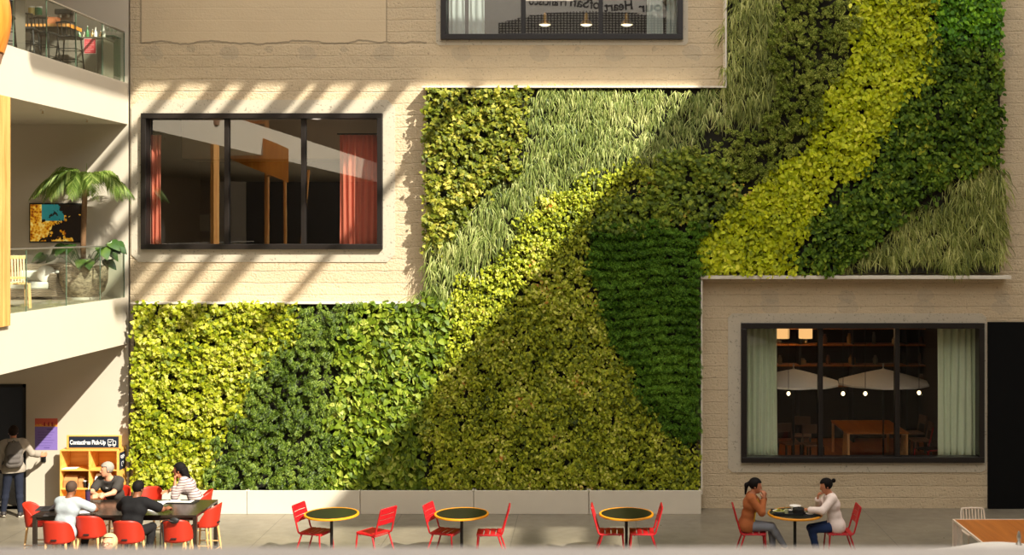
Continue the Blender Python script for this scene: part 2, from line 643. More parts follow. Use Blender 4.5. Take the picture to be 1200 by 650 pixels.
# windows: frame, mullions, panes
def window(n, hole, fpx, mull, gl, label):
    x0, x1, z0, z1 = hole
    r = structE('window_%d' % n, ((x0 + x1) / 2, WALL, z0), label)
    inv = Matrix.Translation(-r.location)
    f = fpx / 59.6
    y0, y1 = WALL - .11, WALL + .16
    mb = MB()
    mb.box(x0 - .05, x1 + .05, y0, y1, z1 - f, z1 + .05)
    mb.box(x0 - .05, x1 + .05, y0, y1, z0 - .05, z0 + f)
    mb.box(x0 - .05, x0 + f, y0, y1, z0 + f, z1 - f)
    mb.box(x1 - f, x1 + .05, y0, y1, z0 + f, z1 - f)
    fr = mb.xf(inv).build('window_frame', M['frame'], r, bevel=.008)
    struct(fr)
    edges = [x0 + f]
    for px in mull:
        x = XX(px)
        b = MB().box(x - .045, x + .045, WALL + .02, WALL + .15, z0 + f, z1 - f).xf(inv).build('mullion', M['frame'], r, bevel=.006)
        struct(b)
        edges += [x - .045, x + .045]
    edges.append(x1 - f)
    for i in range(0, len(edges), 2):
        a, b = edges[i], edges[i + 1]
        p = MB().add([(a, WALL + .09, z0 + f), (b, WALL + .09, z0 + f), (b, WALL + .09, z1 - f), (a, WALL + .09, z1 - f)], [(0, 1, 2, 3)]).xf(inv).build('glass_pane', gl, r)
        struct(p)
    return r


window(1, WIN_L, 3.2, (265, 355), M['glassL'], 'wide dark framed window with red curtains in the concrete wall')
window(2, WIN_T, 3.5, (613, 704), M['glassT'], 'upper dark framed window with pale curtains and pendant lamps behind')
window(3, WIN_R, 3.5, (962, 1052), M['glassR'], 'lower dark framed window with pale green curtains, lit restaurant behind')


# rooms behind the windows
def room(tag_, x0, x1, y1, z0, z1, mw, mc, mf):
    y0 = WALL + .325
    for nm, b, m in (('floor_' + tag_, (x0, x1, y0, y1, z0 - .1, z0), mf), ('ceiling_' + tag_, (x0, x1, y0, y1, z1, z1 + .1), mc),
                     ('wall_%s_back' % tag_, (x0, x1, y1, y1 + .1, z0 - .1, z1 + .1), mw), ('wall_%s_left' % tag_, (x0 - .1, x0, y0, y1, z0 - .1, z1 + .1), mw),
                     ('wall_%s_right' % tag_, (x1, x1 + .1, y0, y1, z0 - .1, z1 + .1), mw)):
        struct(MB().box(*b).build(nm, m))


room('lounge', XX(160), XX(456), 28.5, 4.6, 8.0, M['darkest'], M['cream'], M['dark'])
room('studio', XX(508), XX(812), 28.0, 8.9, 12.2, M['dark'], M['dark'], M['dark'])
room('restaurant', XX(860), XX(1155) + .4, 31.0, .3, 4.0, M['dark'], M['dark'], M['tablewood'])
# beige box added in the lounge, imitating the slabs reflected in the glass
struct(MB().box(XX(160) + .01, XX(456) - .01, 27.2, 28.4, ZZ(186, 27.2), 7.99).build('trim_mirror_band', M['cream']))

# doors
d1 = structE('door_1', (DOORH[1], WALL, 0), 'dark open doorway in the white wall at the far left')
fr = MB()
fr.box(-.06, .0, -.1, .2, 0, DOORH[3])
fr.box(DOORH[0] - DOORH[1], 0, -.1, .2, DOORH[3] - .06, DOORH[3])
struct(fr.build('door_frame', M['black'], d1))
lf = MB().box(-.2, -.12, .2, 1.2, 0, DOORH[3] - .1)
struct(lf.build('door_leaf', simple('grey_door_edge', srgb(96, 92, 84), .5), d1, bevel=.01))
struct(MB().box(-.1, -.06, .3, .36, 1.0, 1.3).build('door_handle', M['steel'], d1))
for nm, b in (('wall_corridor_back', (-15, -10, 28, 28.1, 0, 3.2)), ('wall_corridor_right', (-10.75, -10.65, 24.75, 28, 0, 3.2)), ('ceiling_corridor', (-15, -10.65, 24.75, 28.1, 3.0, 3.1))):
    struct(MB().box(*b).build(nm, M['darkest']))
d2 = structE('door_2', (XX(1157), WALL, 0), 'tall matt black door panel right of the restaurant window')
Yd = WALL - .06
struct(MB().box(0, 2.2, -.06, .0, .0, ZZ(377)).build('door_leaf', M['dooreblack'], d2, bevel=.006))
struct(MB().box(1.3, 1.304, -.064, -.06, .0, ZZ(377)).build('door_seam', M['black'], d2))

# ledges around the planting
y0, y1 = WALL - .34, WALL
struct(MB().box(XX(160), XX(496), y0, y1, ZZ(355), ZZ(353)).build('trim_4', M['ledge'], bevel=.004))
struct(MB().box(XX(497), XX(849), y0, y1, ZZ(105), ZZ(103)).build('trim_5', M['ledge'], bevel=.004))
struct(MB().box(XX(847.5), XX(849.5), y0, y1, ZZ(103), ZZ(-40)).build('trim_6', M['ledge'], bevel=.004))
struct(MB().box(XX(819), XX(1178), y0 - .02, y1, ZZ(326), ZZ(322)).build('trim_7', M['ledge'], bevel=.004))
struct(MB().box(XX(819.5), XX(821.5), y0, y1, ZZ(575), ZZ(327)).build('trim_8', M['ledge'], bevel=.004))

# ------------------------------------------------------------------ planter boxes
seams = [156, 289, 422, 555, 690, 822]
PY0 = 24.0
wh = ['behind the communal table', 'with leaf shadows behind the leftmost round table', 'between the first and second round tables',
      'right of the middle round table', 'behind the third round table']
for i in range(5):
    a, b = XX(seams[i], PY0) + .006, XX(seams[i + 1], PY0) - .006
    z1 = ZZ(574.5, PY0)
    p = thing('planter_box', ((a + b) / 2, PY0, 0), 'long pale planter box ' + wh[i], 'planter', 'planter boxes under the planted wall')
    w = (b - a) / 2
    mb = MB()
    t = .03
    mb.box(-w, w, 0, t, 0, z1).box(-w, w, .30, .30 + t, 0, z1).box(-w, -w + t, t, .30, 0, z1).box(w - t, w, t, .30, 0, z1).box(-w + t, w - t, t, .30, .0, .04)
    mb.build('box', M['planter'], p, bevel=.006)
    MB().box(-w + t, w - t, t, .30, .05, z1 - .04).build('soil', M['soil'], p)

# ------------------------------------------------------------------ the planted wall
def inpoly(P, poly):
    x, y = P[:, 0], P[:, 1]
    r = np.zeros(len(P), bool)
    n = len(poly)
    j = n - 1
    for i in range(n):
        xi, yi = poly[i]
        xj, yj = poly[j]
        c = ((yi > y) != (yj > y)) & (x < (xj - xi) * (y - yi) / (yj - yi + 1e-9) + xi)
        r ^= c
        j = i
    return r


OUT = [[(156, 356), (498, 356), (498, 577), (152, 577)], [(497, 105), (820, 105), (820, 577), (497, 577), (494, 330)],
       [(815, 105), (851, 105), (851, 322), (815, 322)], [(849, -30), (1174, -30), (1177, 150), (1183, 323), (818, 323), (849, 290)]]


def in_out(P):
    r = np.zeros(len(P), bool)
    for o in OUT:
        r |= inpoly(P, o)
    return r


def vnoise(x, z, s, seed):
    """smooth value noise"""
    r = np.random.default_rng(seed)
    T = r.random((64, 64))
    u, v = x * s, z * s
    i, j = np.floor(u).astype(int), np.floor(v).astype(int)
    a, b = u - i, v - j
    a, b = a * a * (3 - 2 * a), b * b * (3 - 2 * b)
    g = lambda p, q: T[p % 64, q % 64]
    return g(i, j) * (1 - a) * (1 - b) + g(i + 1, j) * a * (1 - b) + g(i, j + 1) * (1 - a) * b + g(i + 1, j + 1) * a * b


# leaf outlines, base at the origin, tip towards +y, face towards +z (quads; a triangle repeats a corner)
def leaf_tpl(kind):
    if kind == 'ivy':
        ring = [(0, 0), (.34, .02), (.52, .22), (.30, .36), (.42, .62), (.16, .66), (0, 1.0)]
    elif kind == 'heart':
        ring = [(0, 0), (.22, -.06), (.40, .14), (.38, .42), (.20, .75), (0, 1.0)]
    elif kind == 'oval':
        ring = [(0, 0), (.26, .12), (.36, .42), (.24, .78), (0, 1.0)]
    elif kind == 'fern':
        V, F = [], []
        for k in range(5):
            y = .12 + .17 * k
            l = .36 * (1 - .55 * abs(k - 1.3) / 3.7)
            for s in (-1, 1):
                b = len(V)
                V += [(0, y - .03, 0), (s * l * .55, y - .02, .03), (s * l, y + .16, -.05), (s * l * .45, y + .13, .04)]
                F.append((b, b + 1, b + 2, b + 3) if s > 0 else (b + 3, b + 2, b + 1, b))
        b = len(V)
        V += [(-.02, 0, 0), (.02, 0, 0), (.012, 1, -.08), (-.012, 1, -.08)]
        F.append((b, b + 1, b + 2, b + 3))
        b = len(V)
        return np.array(V), np.array(F)
    V, F = [], []
    n = len(ring)
    mid = [(0, r[1]) for r in ring]
    curl = lambda x, y: .16 * abs(x) - .22 * y * y
    for x, y in mid:
        V.append((0, y, curl(0, y)))
    for s in (1, -1):
        b = len(V)
        for x, y in ring:
            V.append((s * x, y, curl(x, y)))
        for i in range(n - 1):
            q = (i, b + i, b + i + 1, i + 1)
            F.append(q if s > 0 else q[::-1])
    return np.array(V, float), np.array(F)


def rot_basis(down, nrm):
    """columns: side, along (leaf axis), normal"""
    y = down / np.linalg.norm(down, axis=1, keepdims=True)
    z = nrm - (nrm * y).sum(1, keepdims=True) * y
    z /= np.linalg.norm(z, axis=1, keepdims=True)
    x = np.cross(y, z)
    return np.stack([x, y, z], 2)


PYF = 24.14     # mid depth of the foliage


def px2w(P):
    X = (P[:, 0] - CX) / FPX * PYF
    Z = EYE - (P[:, 1] - CY) / FPX * PYF
    return X, Z


def sample(poly, dens, jit, seed):
    r = np.random.default_rng(seed)
    P = np.array(poly, float)
    lo, hi = P.min(0) - 6, P.max(0) + 6
    A = (hi - lo).prod() / 58.8 ** 2 / (PYF / 24.5) ** 2
    n = int(A * dens)
    p = lo + r.random((n, 2)) * (hi - lo)
    q = p + r.normal(0, jit, (n, 2)) + np.stack([vnoise(p[:, 0], p[:, 1], .05, seed) - .5, vnoise(p[:, 0], p[:, 1], .05, seed + 1) - .5], 1) * 22
    k = inpoly(q, poly)
    p = p[k]
    e = p + r.normal(0, 1.6, p.shape)
    return p[in_out(e)], r


def leaf_patch(name, mat, poly, kind, dens, size, seed, par, relief=.16, hole=0.0, hs=8.5, face=.8, label=None, rows=0):
    p, r = sample(poly, dens, 4, seed)
    X, Z = px2w(p)
    c = vnoise(X + 40, Z + 40, hs, seed + 5) * .65 + vnoise(X + 40, Z + 40, hs * 2.3, seed + 6) * .35
    if rows:
        c = .55 * c + .45 * np.abs(np.sin(PI * (Z + .05 * np.sin(X * 3)) / rows + .35 * vnoise(X + 40, Z + 40, 1.3, seed + 8)))
    if hole:
        k = c > hole * (.55 + .9 * r.random(len(c)))
        X, Z, c = X[k], Z[k], c[k]
    n = len(X)
    Y = WALL - .215 - relief * c - .1 * r.random(n)
    T, F = leaf_tpl(kind)
    s = size * (.65 + .7 * r.random(n))
    ang = r.normal(0, .75, n)
    down = np.stack([np.sin(ang), -.35 - .35 * r.random(n), -np.cos(ang)], 1)
    nrm = np.stack([r.normal(0, .55, n), -np.full(n, face), .5 + r.normal(0, .5, n)], 1)
    B = rot_basis(down, nrm)
    V = np.einsum('nij,kj->nki', B, T) * s[:, None, None]
    V -= np.einsum('nij,j->ni', B, np.array([0, .45, 0]))[:, None, :] * s[:, None, None]
    V += np.stack([X, Y, Z], 1)[:, None, :]
    V[:, :, 1] = np.minimum(V[:, :, 1], WALL - .205)
    k = len(T)
    FF = (F[None] + (np.arange(n) * k)[:, None, None]).reshape(-1, 4)
    o = np_mesh(name, V.reshape(-1, 3), FF, mat, par, smooth=False)
    if label:
        o['label'] = label
    return o


def grass_patch(name, mat, poly, dens, length, seed, par, label, width=.0095, lean=(0, 0)):
    p, r = sample(poly, dens, 4, seed)
    X, Z = px2w(p)
    nb = 9
    X = np.repeat(X, nb) + r.normal(0, .03, len(X) * nb)
    Z = np.repeat(Z, nb) + r.normal(0, .03, len(Z) * nb) + length * .35
    n = len(X)
    c = vnoise(X + 40, Z + 40, 3, seed + 5)
    Y = WALL - .215 - .08 * c
    L = length * (.55 + .8 * r.random(n))
    sx = r.normal(0, .38, n) + lean[0]
    out = .35 + .5 * r.random(n)
    up = r.normal(.25, .3, n)
    S = 5
    t = np.linspace(0, 1, S)
    # springs out and up, then falls over
    px = X[:, None] + L[:, None] * sx[:, None] * t
    py = Y[:, None] - L[:, None] * out[:, None] * (t - .55 * t ** 2) * .8
    pz = Z[:, None] + L[:, None] * (up[:, None] * t - (.62 + up[:, None] + .3 * (1 - np.abs(sx[:, None]))) * t ** 2)
    wv = width * (.7 + .6 * r.random(n))
    w = wv[:, None] * np.array([.55, 1, 1, .75, .1])[None]
    th = r.normal(0, .5, n)
    wx, wy = np.cos(th)[:, None], np.sin(th)[:, None]
    A = np.stack([px - w * wx, py - w * wy, pz], 2)
    Bq = np.stack([px + w * wx, py + w * wy, pz], 2)
    V = np.concatenate([A, Bq], 1)
    V[:, :, 1] = np.minimum(V[:, :, 1], WALL - .205)
    F = np.array([(i, S + i, S + i + 1, i + 1) for i in range(S - 1)])
    FF = (F[None] + (np.arange(n) * 2 * S)[:, None, None]).reshape(-1, 4)
    o = np_mesh(name, V.reshape(-1, 3), FF, mat, par, smooth=False)
    o['label'] = label
    return o


LW = thing('vertical_garden', (XX(660), WALL, ZZ(575)), 'huge stepped living wall of ivy, fern and grass patches on concrete', 'living wall')
off = -LW.location
LWM = bpy.data.objects.new
# felt backing, three stepped fields
mb = MB()
yb0, yb1 = WALL - .2, WALL - .003
for a, b, c, d in ((161, 501, 357, 573), (501, 815, 106, 573), (815, 853, 106, 319), (853, 1168, -40, 319)):
    mb.box(XX(a), XX(b), yb0, yb1, ZZ(d), ZZ(c))
bk = mb.xf(Matrix.Translation(off)).build('felt_backing', M['soil'], LW)
bk['label'] = 'dark felt backing showing between leaves'

S = srgb
LM = {
    'golden': leaf_mat('golden_ivy_leaf', [(0, S(72, 94, 8)), (.35, S(134, 146, 18)), (.7, S(186, 188, 40)), (1, S(228, 222, 120))]),
    'darkgreen': leaf_mat('dark_ivy_leaf', [(0, S(34, 52, 8)), (.5, S(86, 112, 24)), (1, S(164, 182, 76))]),
    'pothos': leaf_mat('pothos_leaf', [(0, S(44, 64, 9)), (.4, S(102, 126, 24)), (.75, S(146, 162, 42)), (1, S(215, 217, 110))]),
    'ochre': leaf_mat('ochre_small_leaf', [(0, S(58, 74, 6)), (.4, S(138, 150, 24)), (.75, S(194, 198, 52)), (.95, S(238, 232, 124)), (1, S(215, 145, 61))]),
    'deep': leaf_mat('deep_fern_leaf', [(0, S(26, 50, 4)), (.5, S(66, 104, 16)), (1, S(126, 164, 50))], trans=.15, spec=.1),
    'olive': leaf_mat('olive_ivy_leaf', [(0, S(51, 68, 11)), (.5, S(116, 138, 32)), (.85, S(168, 178, 58)), (1, S(209, 165, 66))]),
    'ivyup': leaf_mat('bright_ivy_leaf', [(0, S(49, 64, 9)), (.4, S(110, 122, 26)), (.75, S(154, 154, 46)), (1, S(224, 211, 96))]),
    'darkfern': leaf_mat('dark_fern_leaf', [(0, S(40, 52, 10)), (.5, S(108, 124, 34)), (1, S(188, 190, 90))], trans=.15, spec=.1),
    'gold': leaf_mat('gold_leaf', [(0, S(105, 120, 6)), (.4, S(180, 192, 12)), (.8, S(212, 216, 30)), (1, S(250, 248, 88))]),
    'green': leaf_mat('mid_green_leaf', [(0, S(32, 52, 9)), (.45, S(78, 108, 22)), (.85, S(126, 150, 44)), (1, S(209, 209, 66))], spec=.15),
    'lime': leaf_mat('fresh_green_leaf', [(0, S(40, 78, 8)), (.5, S(88, 142, 16)), (1, S(154, 202, 37))]),
    'grassl': leaf_mat('pale_grass_blade', [(0, S(62, 80, 26)), (.5, S(134, 148, 70)), (1, S(222, 222, 146))], trans=.2),
    'grassd': leaf_mat('green_grass_blade', [(0, S(62, 74, 20)), (.5, S(138, 146, 66)), (1, S(216, 214, 134))], trans=.2),
}

LEAFP = [
    # name, material, polygon in photo frame, leaf, per m2, size, relief, hole, row
    ('golden_ivy_patch', 'golden', [(150, 352), (352, 352), (345, 395), (318, 415), (292, 440), (278, 480), (256, 515), (240, 580), (148, 580)], 'ivy', 1250, 0.078, 0.17, 0.3, 0, 'yellow green ivy at the far left of the wall'),
    ('dark_ivy_patch', 'darkgreen', [(352, 352), (420, 352), (404, 390), (392, 430), (388, 470), (392, 520), (378, 580), (240, 580), (256, 515), (278, 480), (292, 440), (318, 415), (345, 395)], 'fern', 900, 0.105, 0.2, 0.4, 0, 'dark green feathery patch with shadowy gaps'),
    ('pothos_patch', 'pothos', [(420, 352), (530, 345), (515, 400), (502, 440), (498, 520), (502, 580), (378, 580), (392, 520), (388, 470), (392, 430), (404, 390)], 'heart', 780, 0.108, 0.18, 0.3, 0, 'bright green heart shaped leaves'),
    ('small_leaf_patch', 'ochre', [(530, 345), (560, 322), (600, 275), (640, 235), (700, 205), (772, 188), (745, 225), (702, 255), (690, 275), (690, 310), (702, 362), (727, 420), (758, 478), (795, 520), (824, 522), (824, 580), (502, 580), (498, 520), (502, 440), (515, 400)], 'oval', 1700, 0.062, 0.14, 0.3, 0, 'yellow ochre small leaved patch filling the middle'),
    ('deep_green_patch', 'deep', [(690, 272), (720, 268), (832, 260), (824, 300), (824, 522), (795, 520), (758, 478), (727, 420), (702, 362), (690, 310)], 'fern', 1150, 0.095, 0.16, 0.32, 0.19, 'deep green fine ferns in rows'),
    ('upper_ivy_patch', 'ivyup', [(492, 100), (622, 100), (622, 165), (604, 205), (566, 236), (525, 278), (497, 302), (488, 302)], 'ivy', 1100, 0.08, 0.18, 0.36, 0, 'yellow green ivy at the top left corner'),
    ('olive_ivy_patch', 'olive', [(772, 188), (800, 178), (838, 190), (885, 205), (880, 222), (842, 255), (832, 262), (720, 270), (690, 275), (702, 255), (745, 225)], 'ivy', 1100, 0.078, 0.18, 0.36, 0, 'olive green ivy above the deep green ferns'),
    ('dark_fern_patch', 'darkfern', [(918, -35), (1004, -35), (1002, 40), (985, 85), (960, 130), (934, 185), (895, 212), (838, 190), (800, 178), (835, 150), (905, 142), (912, 60)], 'fern', 800, 0.11, 0.18, 0.46, 0, 'dark sparse ferns with black gaps'),
    ('gold_leaf_patch', 'gold', [(1004, -35), (1092, -35), (1098, 50), (1088, 92), (1060, 112), (1045, 150), (1022, 190), (985, 225), (948, 262), (930, 325), (816, 325), (820, 275), (850, 248), (895, 212), (934, 185), (960, 130), (985, 85), (1002, 40)], 'oval', 1150, 0.088, 0.14, 0.24, 0, 'diagonal stripe of bright yellow leaves'),
    ('green_leaf_patch', 'green', [(1098, 50), (1182, 62), (1182, 195), (1112, 214), (1062, 258), (1008, 298), (985, 326), (930, 326), (948, 262), (985, 225), (1022, 190), (1045, 150), (1060, 112), (1088, 92)], 'oval', 1150, 0.084, 0.16, 0.33, 0, 'mid green leaves right of the yellow stripe'),
    ('fresh_green_patch', 'lime', [(1092, -35), (1182, -35), (1182, 62), (1098, 52)], 'oval', 1150, 0.084, 0.14, 0.26, 0, 'fresh green leaves in the top right corner'),
]
for i, (nm, m, poly, kind, dens, size, rel, hole, rows, lab) in enumerate(LEAFP):
    o = leaf_patch(nm, LM[m], poly, kind, dens, size, 100 + 13 * i, LW, rel, hole, label=lab, rows=rows)
    o.matrix_parent_inverse = Matrix.Translation(off)
for i, (nm, m, poly, dens, ln, lab, lean) in enumerate([
    ('pale_grass_patch', 'grassl', [(622, 102), (850, 102), (850, 140), (800, 178), (772, 188), (700, 205), (640, 235), (600, 275), (566, 260), (566, 236), (604, 205), (622, 165)], 120, .2, 'pale green grass band under the upper ledge', (0, 0)),
    ('long_grass_patch', 'grassl', [(566, 236), (600, 275), (560, 322), (530, 350), (492, 358), (490, 302), (525, 278)], 90, .3, 'long pale grass hanging at the left edge', (-.1, 0)),
    ('tall_grass_patch', 'grassd', [(850, -35), (918, -35), (912, 60), (905, 142), (850, 150)], 95, .3, 'long grass strip left of the dark ferns', (0, 0)),
    ('corner_grass_patch', 'grassd', [(1182, 195), (1187, 318), (985, 318), (1008, 298), (1062, 258), (1112, 214)], 110, .28, 'hanging grass in the lower right corner', (.12, 0)),
]):
    o = grass_patch(nm, LM[m], poly, dens, ln, 400 + 17 * i, LW, lab, lean=lean)
    o.matrix_parent_inverse = Matrix.Translation(off)
# trailing shoots over the planter
t_ = leaf_patch('trailing_shoots', LM['pothos'], [(330, 568), (428, 568), (424, 582), (412, 579), (400, 584), (388, 578), (374, 582), (360, 577), (345, 579)], 'heart', 300, .12, 801, LW, .1, 0)
t_.matrix_parent_inverse = Matrix.Translation(off)

# ------------------------------------------------------------------ red garden chairs
def arc_pts(pts, r, n=5):
    """round the inner corners of a polyline"""
    pts = [Vector(p) for p in pts]
    out = [pts[0]]
    for i in range(1, len(pts) - 1):
        a, b, c = pts[i - 1], pts[i], pts[i + 1]
        u, v = (a - b), (c - b)
        d = min(r, u.length * .45, v.length * .45)
        p, q = b + u.normalized() * d, b + v.normalized() * d
        for k in range(n + 1):
            t = k / n
            out.append(p * (1 - t) ** 2 + b * 2 * t * (1 - t) + q * t ** 2)
    out.append(pts[-1])
    return out


def make_red_chair():
    t = thing('garden_chair', (0, 0, 0), 'x', 'chair', 'red slatted garden chairs')
    R = .0145
    mb = MB()
    for s in (-1, 1):
        mb.tube(arc_pts([(s * .20, .20, .40), (s * .20, .20, .435), (s * .20, -.19, .43), (s * .19, -.31, .86)], .05), R)
    mb.tube(arc_pts([(-.19, -.31, .855), (-.185, -.313, .875), (.185, -.313, .875), (.19, -.31, .855)], .02), R)
    mb.tube([(-.2, .15, .418), (.2, .15, .418)], .010)
    mb.tube([(-.2, -.15, .412), (.2, -.15, .412)], .010)
    mb.build('frame', M['red'], t, smooth=True)
    for s in (-1, 1):
        MB().tube(arc_pts([(s * .20, .20, .42), (s * .205, .205, .36), (s * .225, .235, 0)], .04), R).build('leg', M['red'], t, smooth=True)
        MB().tube([(s * .198, -.13, .425), (s * .225, -.275, 0)], R).build('leg', M['red'], t, smooth=True)
    st = MB()
    ys = [(.222, .118), (.102, .018), (.002, -.082), (-.098, -.182)]
    for k, (a, b) in enumerate(ys):
        za, zb = .455, .452
        if k == 0:      # the front slat rolls down over the edge
            st.bar((-.2, .222, .432), (.2, .222, .432), .006, .05)
            za = .452
        st.add([(-.205, a, za), (.205, a, za), (.205, b, zb), (-.205, b, zb), (-.205, a, za - .012), (.205, a, za - .012), (.205, b, zb - .012), (-.205, b, zb - .012)],
               [(0, 1, 2, 3), (7, 6, 5, 4), (0, 4, 5, 1), (1, 5, 6, 2), (2, 6, 7, 3), (3, 7, 4, 0)])
    st.build('seat', M['red'], t, bevel=.004)
    bk = MB()
    for z0, z1 in ((.605, .69), (.70, .775), (.785, .865)):
        y = lambda z: -.19 - (z - .43) / .43 * .12
        bk.add([(-.192, y(z0), z0), (0, y(z0) - .02, z0), (.192, y(z0), z0), (.192, y(z1), z1), (0, y(z1) - .02, z1), (-.192, y(z1), z1),
                (-.192, y(z0) + .012, z0), (0, y(z0) - .008, z0), (.192, y(z0) + .012, z0), (.192, y(z1) + .012, z1), (0, y(z1) - .008, z1), (-.192, y(z1) + .012, z1)],
               [(0, 1, 4, 5), (1, 2, 3, 4), (11, 10, 7, 6), (10, 9, 8, 7), (0, 6, 7, 1), (1, 7, 8, 2), (5, 4, 10, 11), (4, 3, 9, 10), (0, 5, 11, 6), (2, 8, 9, 3)])
    bk.build('backrest', M['red'], t, bevel=.003)
    return t


TY = 20.8
chair0 = make_red_chair()
D = math.radians
CH = [(369, -108, 20.82, 'red slatted chair left of the leftmost round table, turned to it'),
      (439, 57, 20.75, 'red slatted chair turned away at the right of the leftmost round table'),
      (521.5, -107, 20.82, 'red slatted chair left of the middle round table'),
      (575, 92, 20.75, 'red slatted chair right of the middle round table'),
      (715.3, -91, 20.8, 'red slatted chair tucked in left of the third round table'),
      (753.5, 90, 20.8, 'red slatted chair tucked in right of the third round table'),
      (881, -93, 20.8, 'red slatted chair under the woman in the brown jacket'),
      (984, 90, 20.8, 'red slatted chair under the woman in the white jacket')]
for i, (px, a, Y, lab) in enumerate(CH):
    c = chair0 if i == 0 else copy_tree(chair0)
    place(c, (XX(px, Y), Y, 0), D(a), lab)


# ------------------------------------------------------------------ round tables
def make_round_table():
    t = thing('bistro_table', (0, 0, 0), 'x', 'table', 'round tables with yellow edges')
    R = .455
    MB().lathe([(0, .726), (R - .033, .726), (R - .033, .741), (0, .741)], n=48).build('tabletop', M['tabletop'], t, smooth=True)
    MB().lathe([(R - .033, .712), (R - .006, .712), (R, .718), (R, .739), (R - .006, .745), (R - .033, .745), (R - .033, .712)], n=48).build('edge_band', M['yellowedge'], t, smooth=True)['label'] = 'yellow wooden edge band'
    MB().lathe([(0, .7), (.1, .7), (.1, .712), (0, .712)], n=20).build('mounting_plate', M['blackmetal'], t)
    MB().lathe([(0.026, .02), (.026, .7)], n=16).build('pole', M['blackmetal'], t, smooth=True)
    MB().lathe([(0, 0), (.145, 0), (.145, .012), (.03, .022), (0, .022)], n=28).build('base', M['blackmetal'], t, smooth=True)
    return t


tab0 = make_round_table()
for i, (px, lab) in enumerate([(388.6, 'round dark table with yellow edge, leftmost of the row'),
                               (541, 'round dark table with yellow edge in the middle of the row, between two facing chairs'),
                               (734, 'round dark table with yellow edge, chairs tucked in on both sides'),
                               (931.5, 'round table with yellow edge, laid with food between two women')]):
    c = tab0 if i == 0 else copy_tree(tab0)
    place(c, (XX(px, TY), TY, 0), 0, lab)
T4 = Vector((XX(931.5, TY), TY, .745))

# food on the fourth table
tr = thing('serving_tray', T4 + Vector((-.13, .03, 0)), 'black serving tray on the table between the two women', 'tray')
MB().box(-.24, .24, -.19, .19, 0, .008).build('base', M['black'], tr, bevel=.006)
rim = MB()
for a in ((-.24, .24, -.19, -.18), (-.24, .24, .18, .19), (-.24, -.23, -.18, .18), (.23, .24, -.18, .18)):
    rim.box(*a, .008, .024)
rim.build('rim', M['black'], tr)
tr2 = thing('serving_tray', T4 + Vector((.225, -.05, 0)), 'black serving tray in front of the woman in white', 'tray')
MB().box(-.105, .17, -.2, .2, 0, .008).build('base', M['black'], tr2, bevel=.006)
salad = leaf_mat('salad_leaf', [(0, S(96, 120, 20)), (.5, S(190, 180, 60)), (1, S(238, 230, 190))], trans=.1)


def plate(loc, lab, r=.105, food=True, fc='salad of leaves and pale slices'):
    p = thing('plate', loc, lab, 'plate', 'plates of food')
    MB().lathe([(0, 0), (r * .6, 0), (r, .018), (r, .022), (r * .62, .006), (0, .006)], n=28).build('dish', M['ceramic'], p, smooth=True)
    if food:
        r_ = np.random.default_rng(5 + int(abs(loc[0]) * 100))
        n = 70
        T, F = leaf_tpl('oval')
        q = np.stack([r_.normal(0, r * .36, n), r_.normal(0, r * .36, n)], 1)
        z = .012 + .035 * np.exp(-(q ** 2).sum(1) / (r * .5) ** 2) * r_.random(n) ** .5
        dn = np.stack([r_.normal(0, 1, n), r_.normal(0, 1, n), r_.normal(0, .2, n)], 1)
        nr = np.stack([r_.normal(0, .4, n), r_.normal(0, .4, n), np.ones(n)], 1)
        B = rot_basis(dn, nr)
        V = np.einsum('nij,kj->nki', B, T) * .045
        V += np.stack([q[:, 0], q[:, 1], z], 1)[:, None, :]
        V[:, :, 2] = np.maximum(V[:, :, 2], .007)
        FF = (F[None] + (np.arange(n) * len(T))[:, None, None]).reshape(-1, 4)
        o = np_mesh('salad', V.reshape(-1, 3), FF, salad, p, smooth=False)
        o['label'] = fc
        o['kind'] = 'stuff'
    return p


plate(T4 + Vector((-.255, .05, .0085)), 'white plate of salad nearest the woman in the brown jacket')
plate(T4 + Vector((.235, .03, .0085)), 'white plate of food under the hand of the woman in white')
plate(T4 + Vector((.225, -.135, .0085)), 'small pale plate before the woman in white, empty', .07, False)
bw = thing('bowl', T4 + Vector((.035, .16, .0085)), 'white bowl standing at the back of the laid table', 'bowl')
MB().lathe([(0, 0), (.045, 0), (.05, .008), (.088, .05), (.1, .085), (.095, .085), (.082, .05), (.04, .014), (0, .014)], n=32).build('body', M['ceramic'], bw, smooth=True)
pot = thing('serving_pot', T4 + Vector((.05, -.06, 0)), 'broad black pot in the middle of the laid table', 'pot')
MB().lathe([(0, 0), (.085, 0), (.095, .01), (.1, .09), (.095, .095), (.088, .09), (.085, .012), (0, .012)], n=32).build('body', M['black'], pot, smooth=True)
MB().lathe([(0, .092), (.094, .092), (.094, .1), (.02, .106), (.015, .12), (0, .122)], n=32).build('lid', M['black'], pot, smooth=True)
gl = thing('drinking_glass', T4 + Vector((-.16, -.12, .0085)), 'glass of pale drink on the tray, left of centre', 'glass')
MB().lathe([(0, 0), (.03, 0), (.037, .115), (.034, .115), (.028, .006), (0, .006)], n=24).build('tumbler', M['rail'], gl, smooth=True)
MB().lathe([(0, .007), (.0275, .007), (.032, .085), (0, .085)], n=24).build('drink', simple('pale_drink', S(222, 212, 176), .3), gl, smooth=True)
ds = thing('sauce_dish', T4 + Vector((-.06, .1, .0085)), 'small white sauce dish beside the white bowl', 'dish')
MB().lathe([(0, 0), (.025, 0), (.04, .025), (.036, .025), (.02, .006), (0, .006)], n=24).build('body', M['ceramic'], ds, smooth=True)
ck = thing('cutlery_fork', T4 + Vector((-.27, -.12, 0)), 'small fork lying near the edge of the laid table', 'fork')
k = MB().bar((-.07, 0, .004), (.03, 0, .004), .008, .003)
for q in (-.008, 0, .008):
    k.bar((.03, q, .004), (.07, q, .004), .003, .002)
k.build('fork_body', M['steel'], ck)


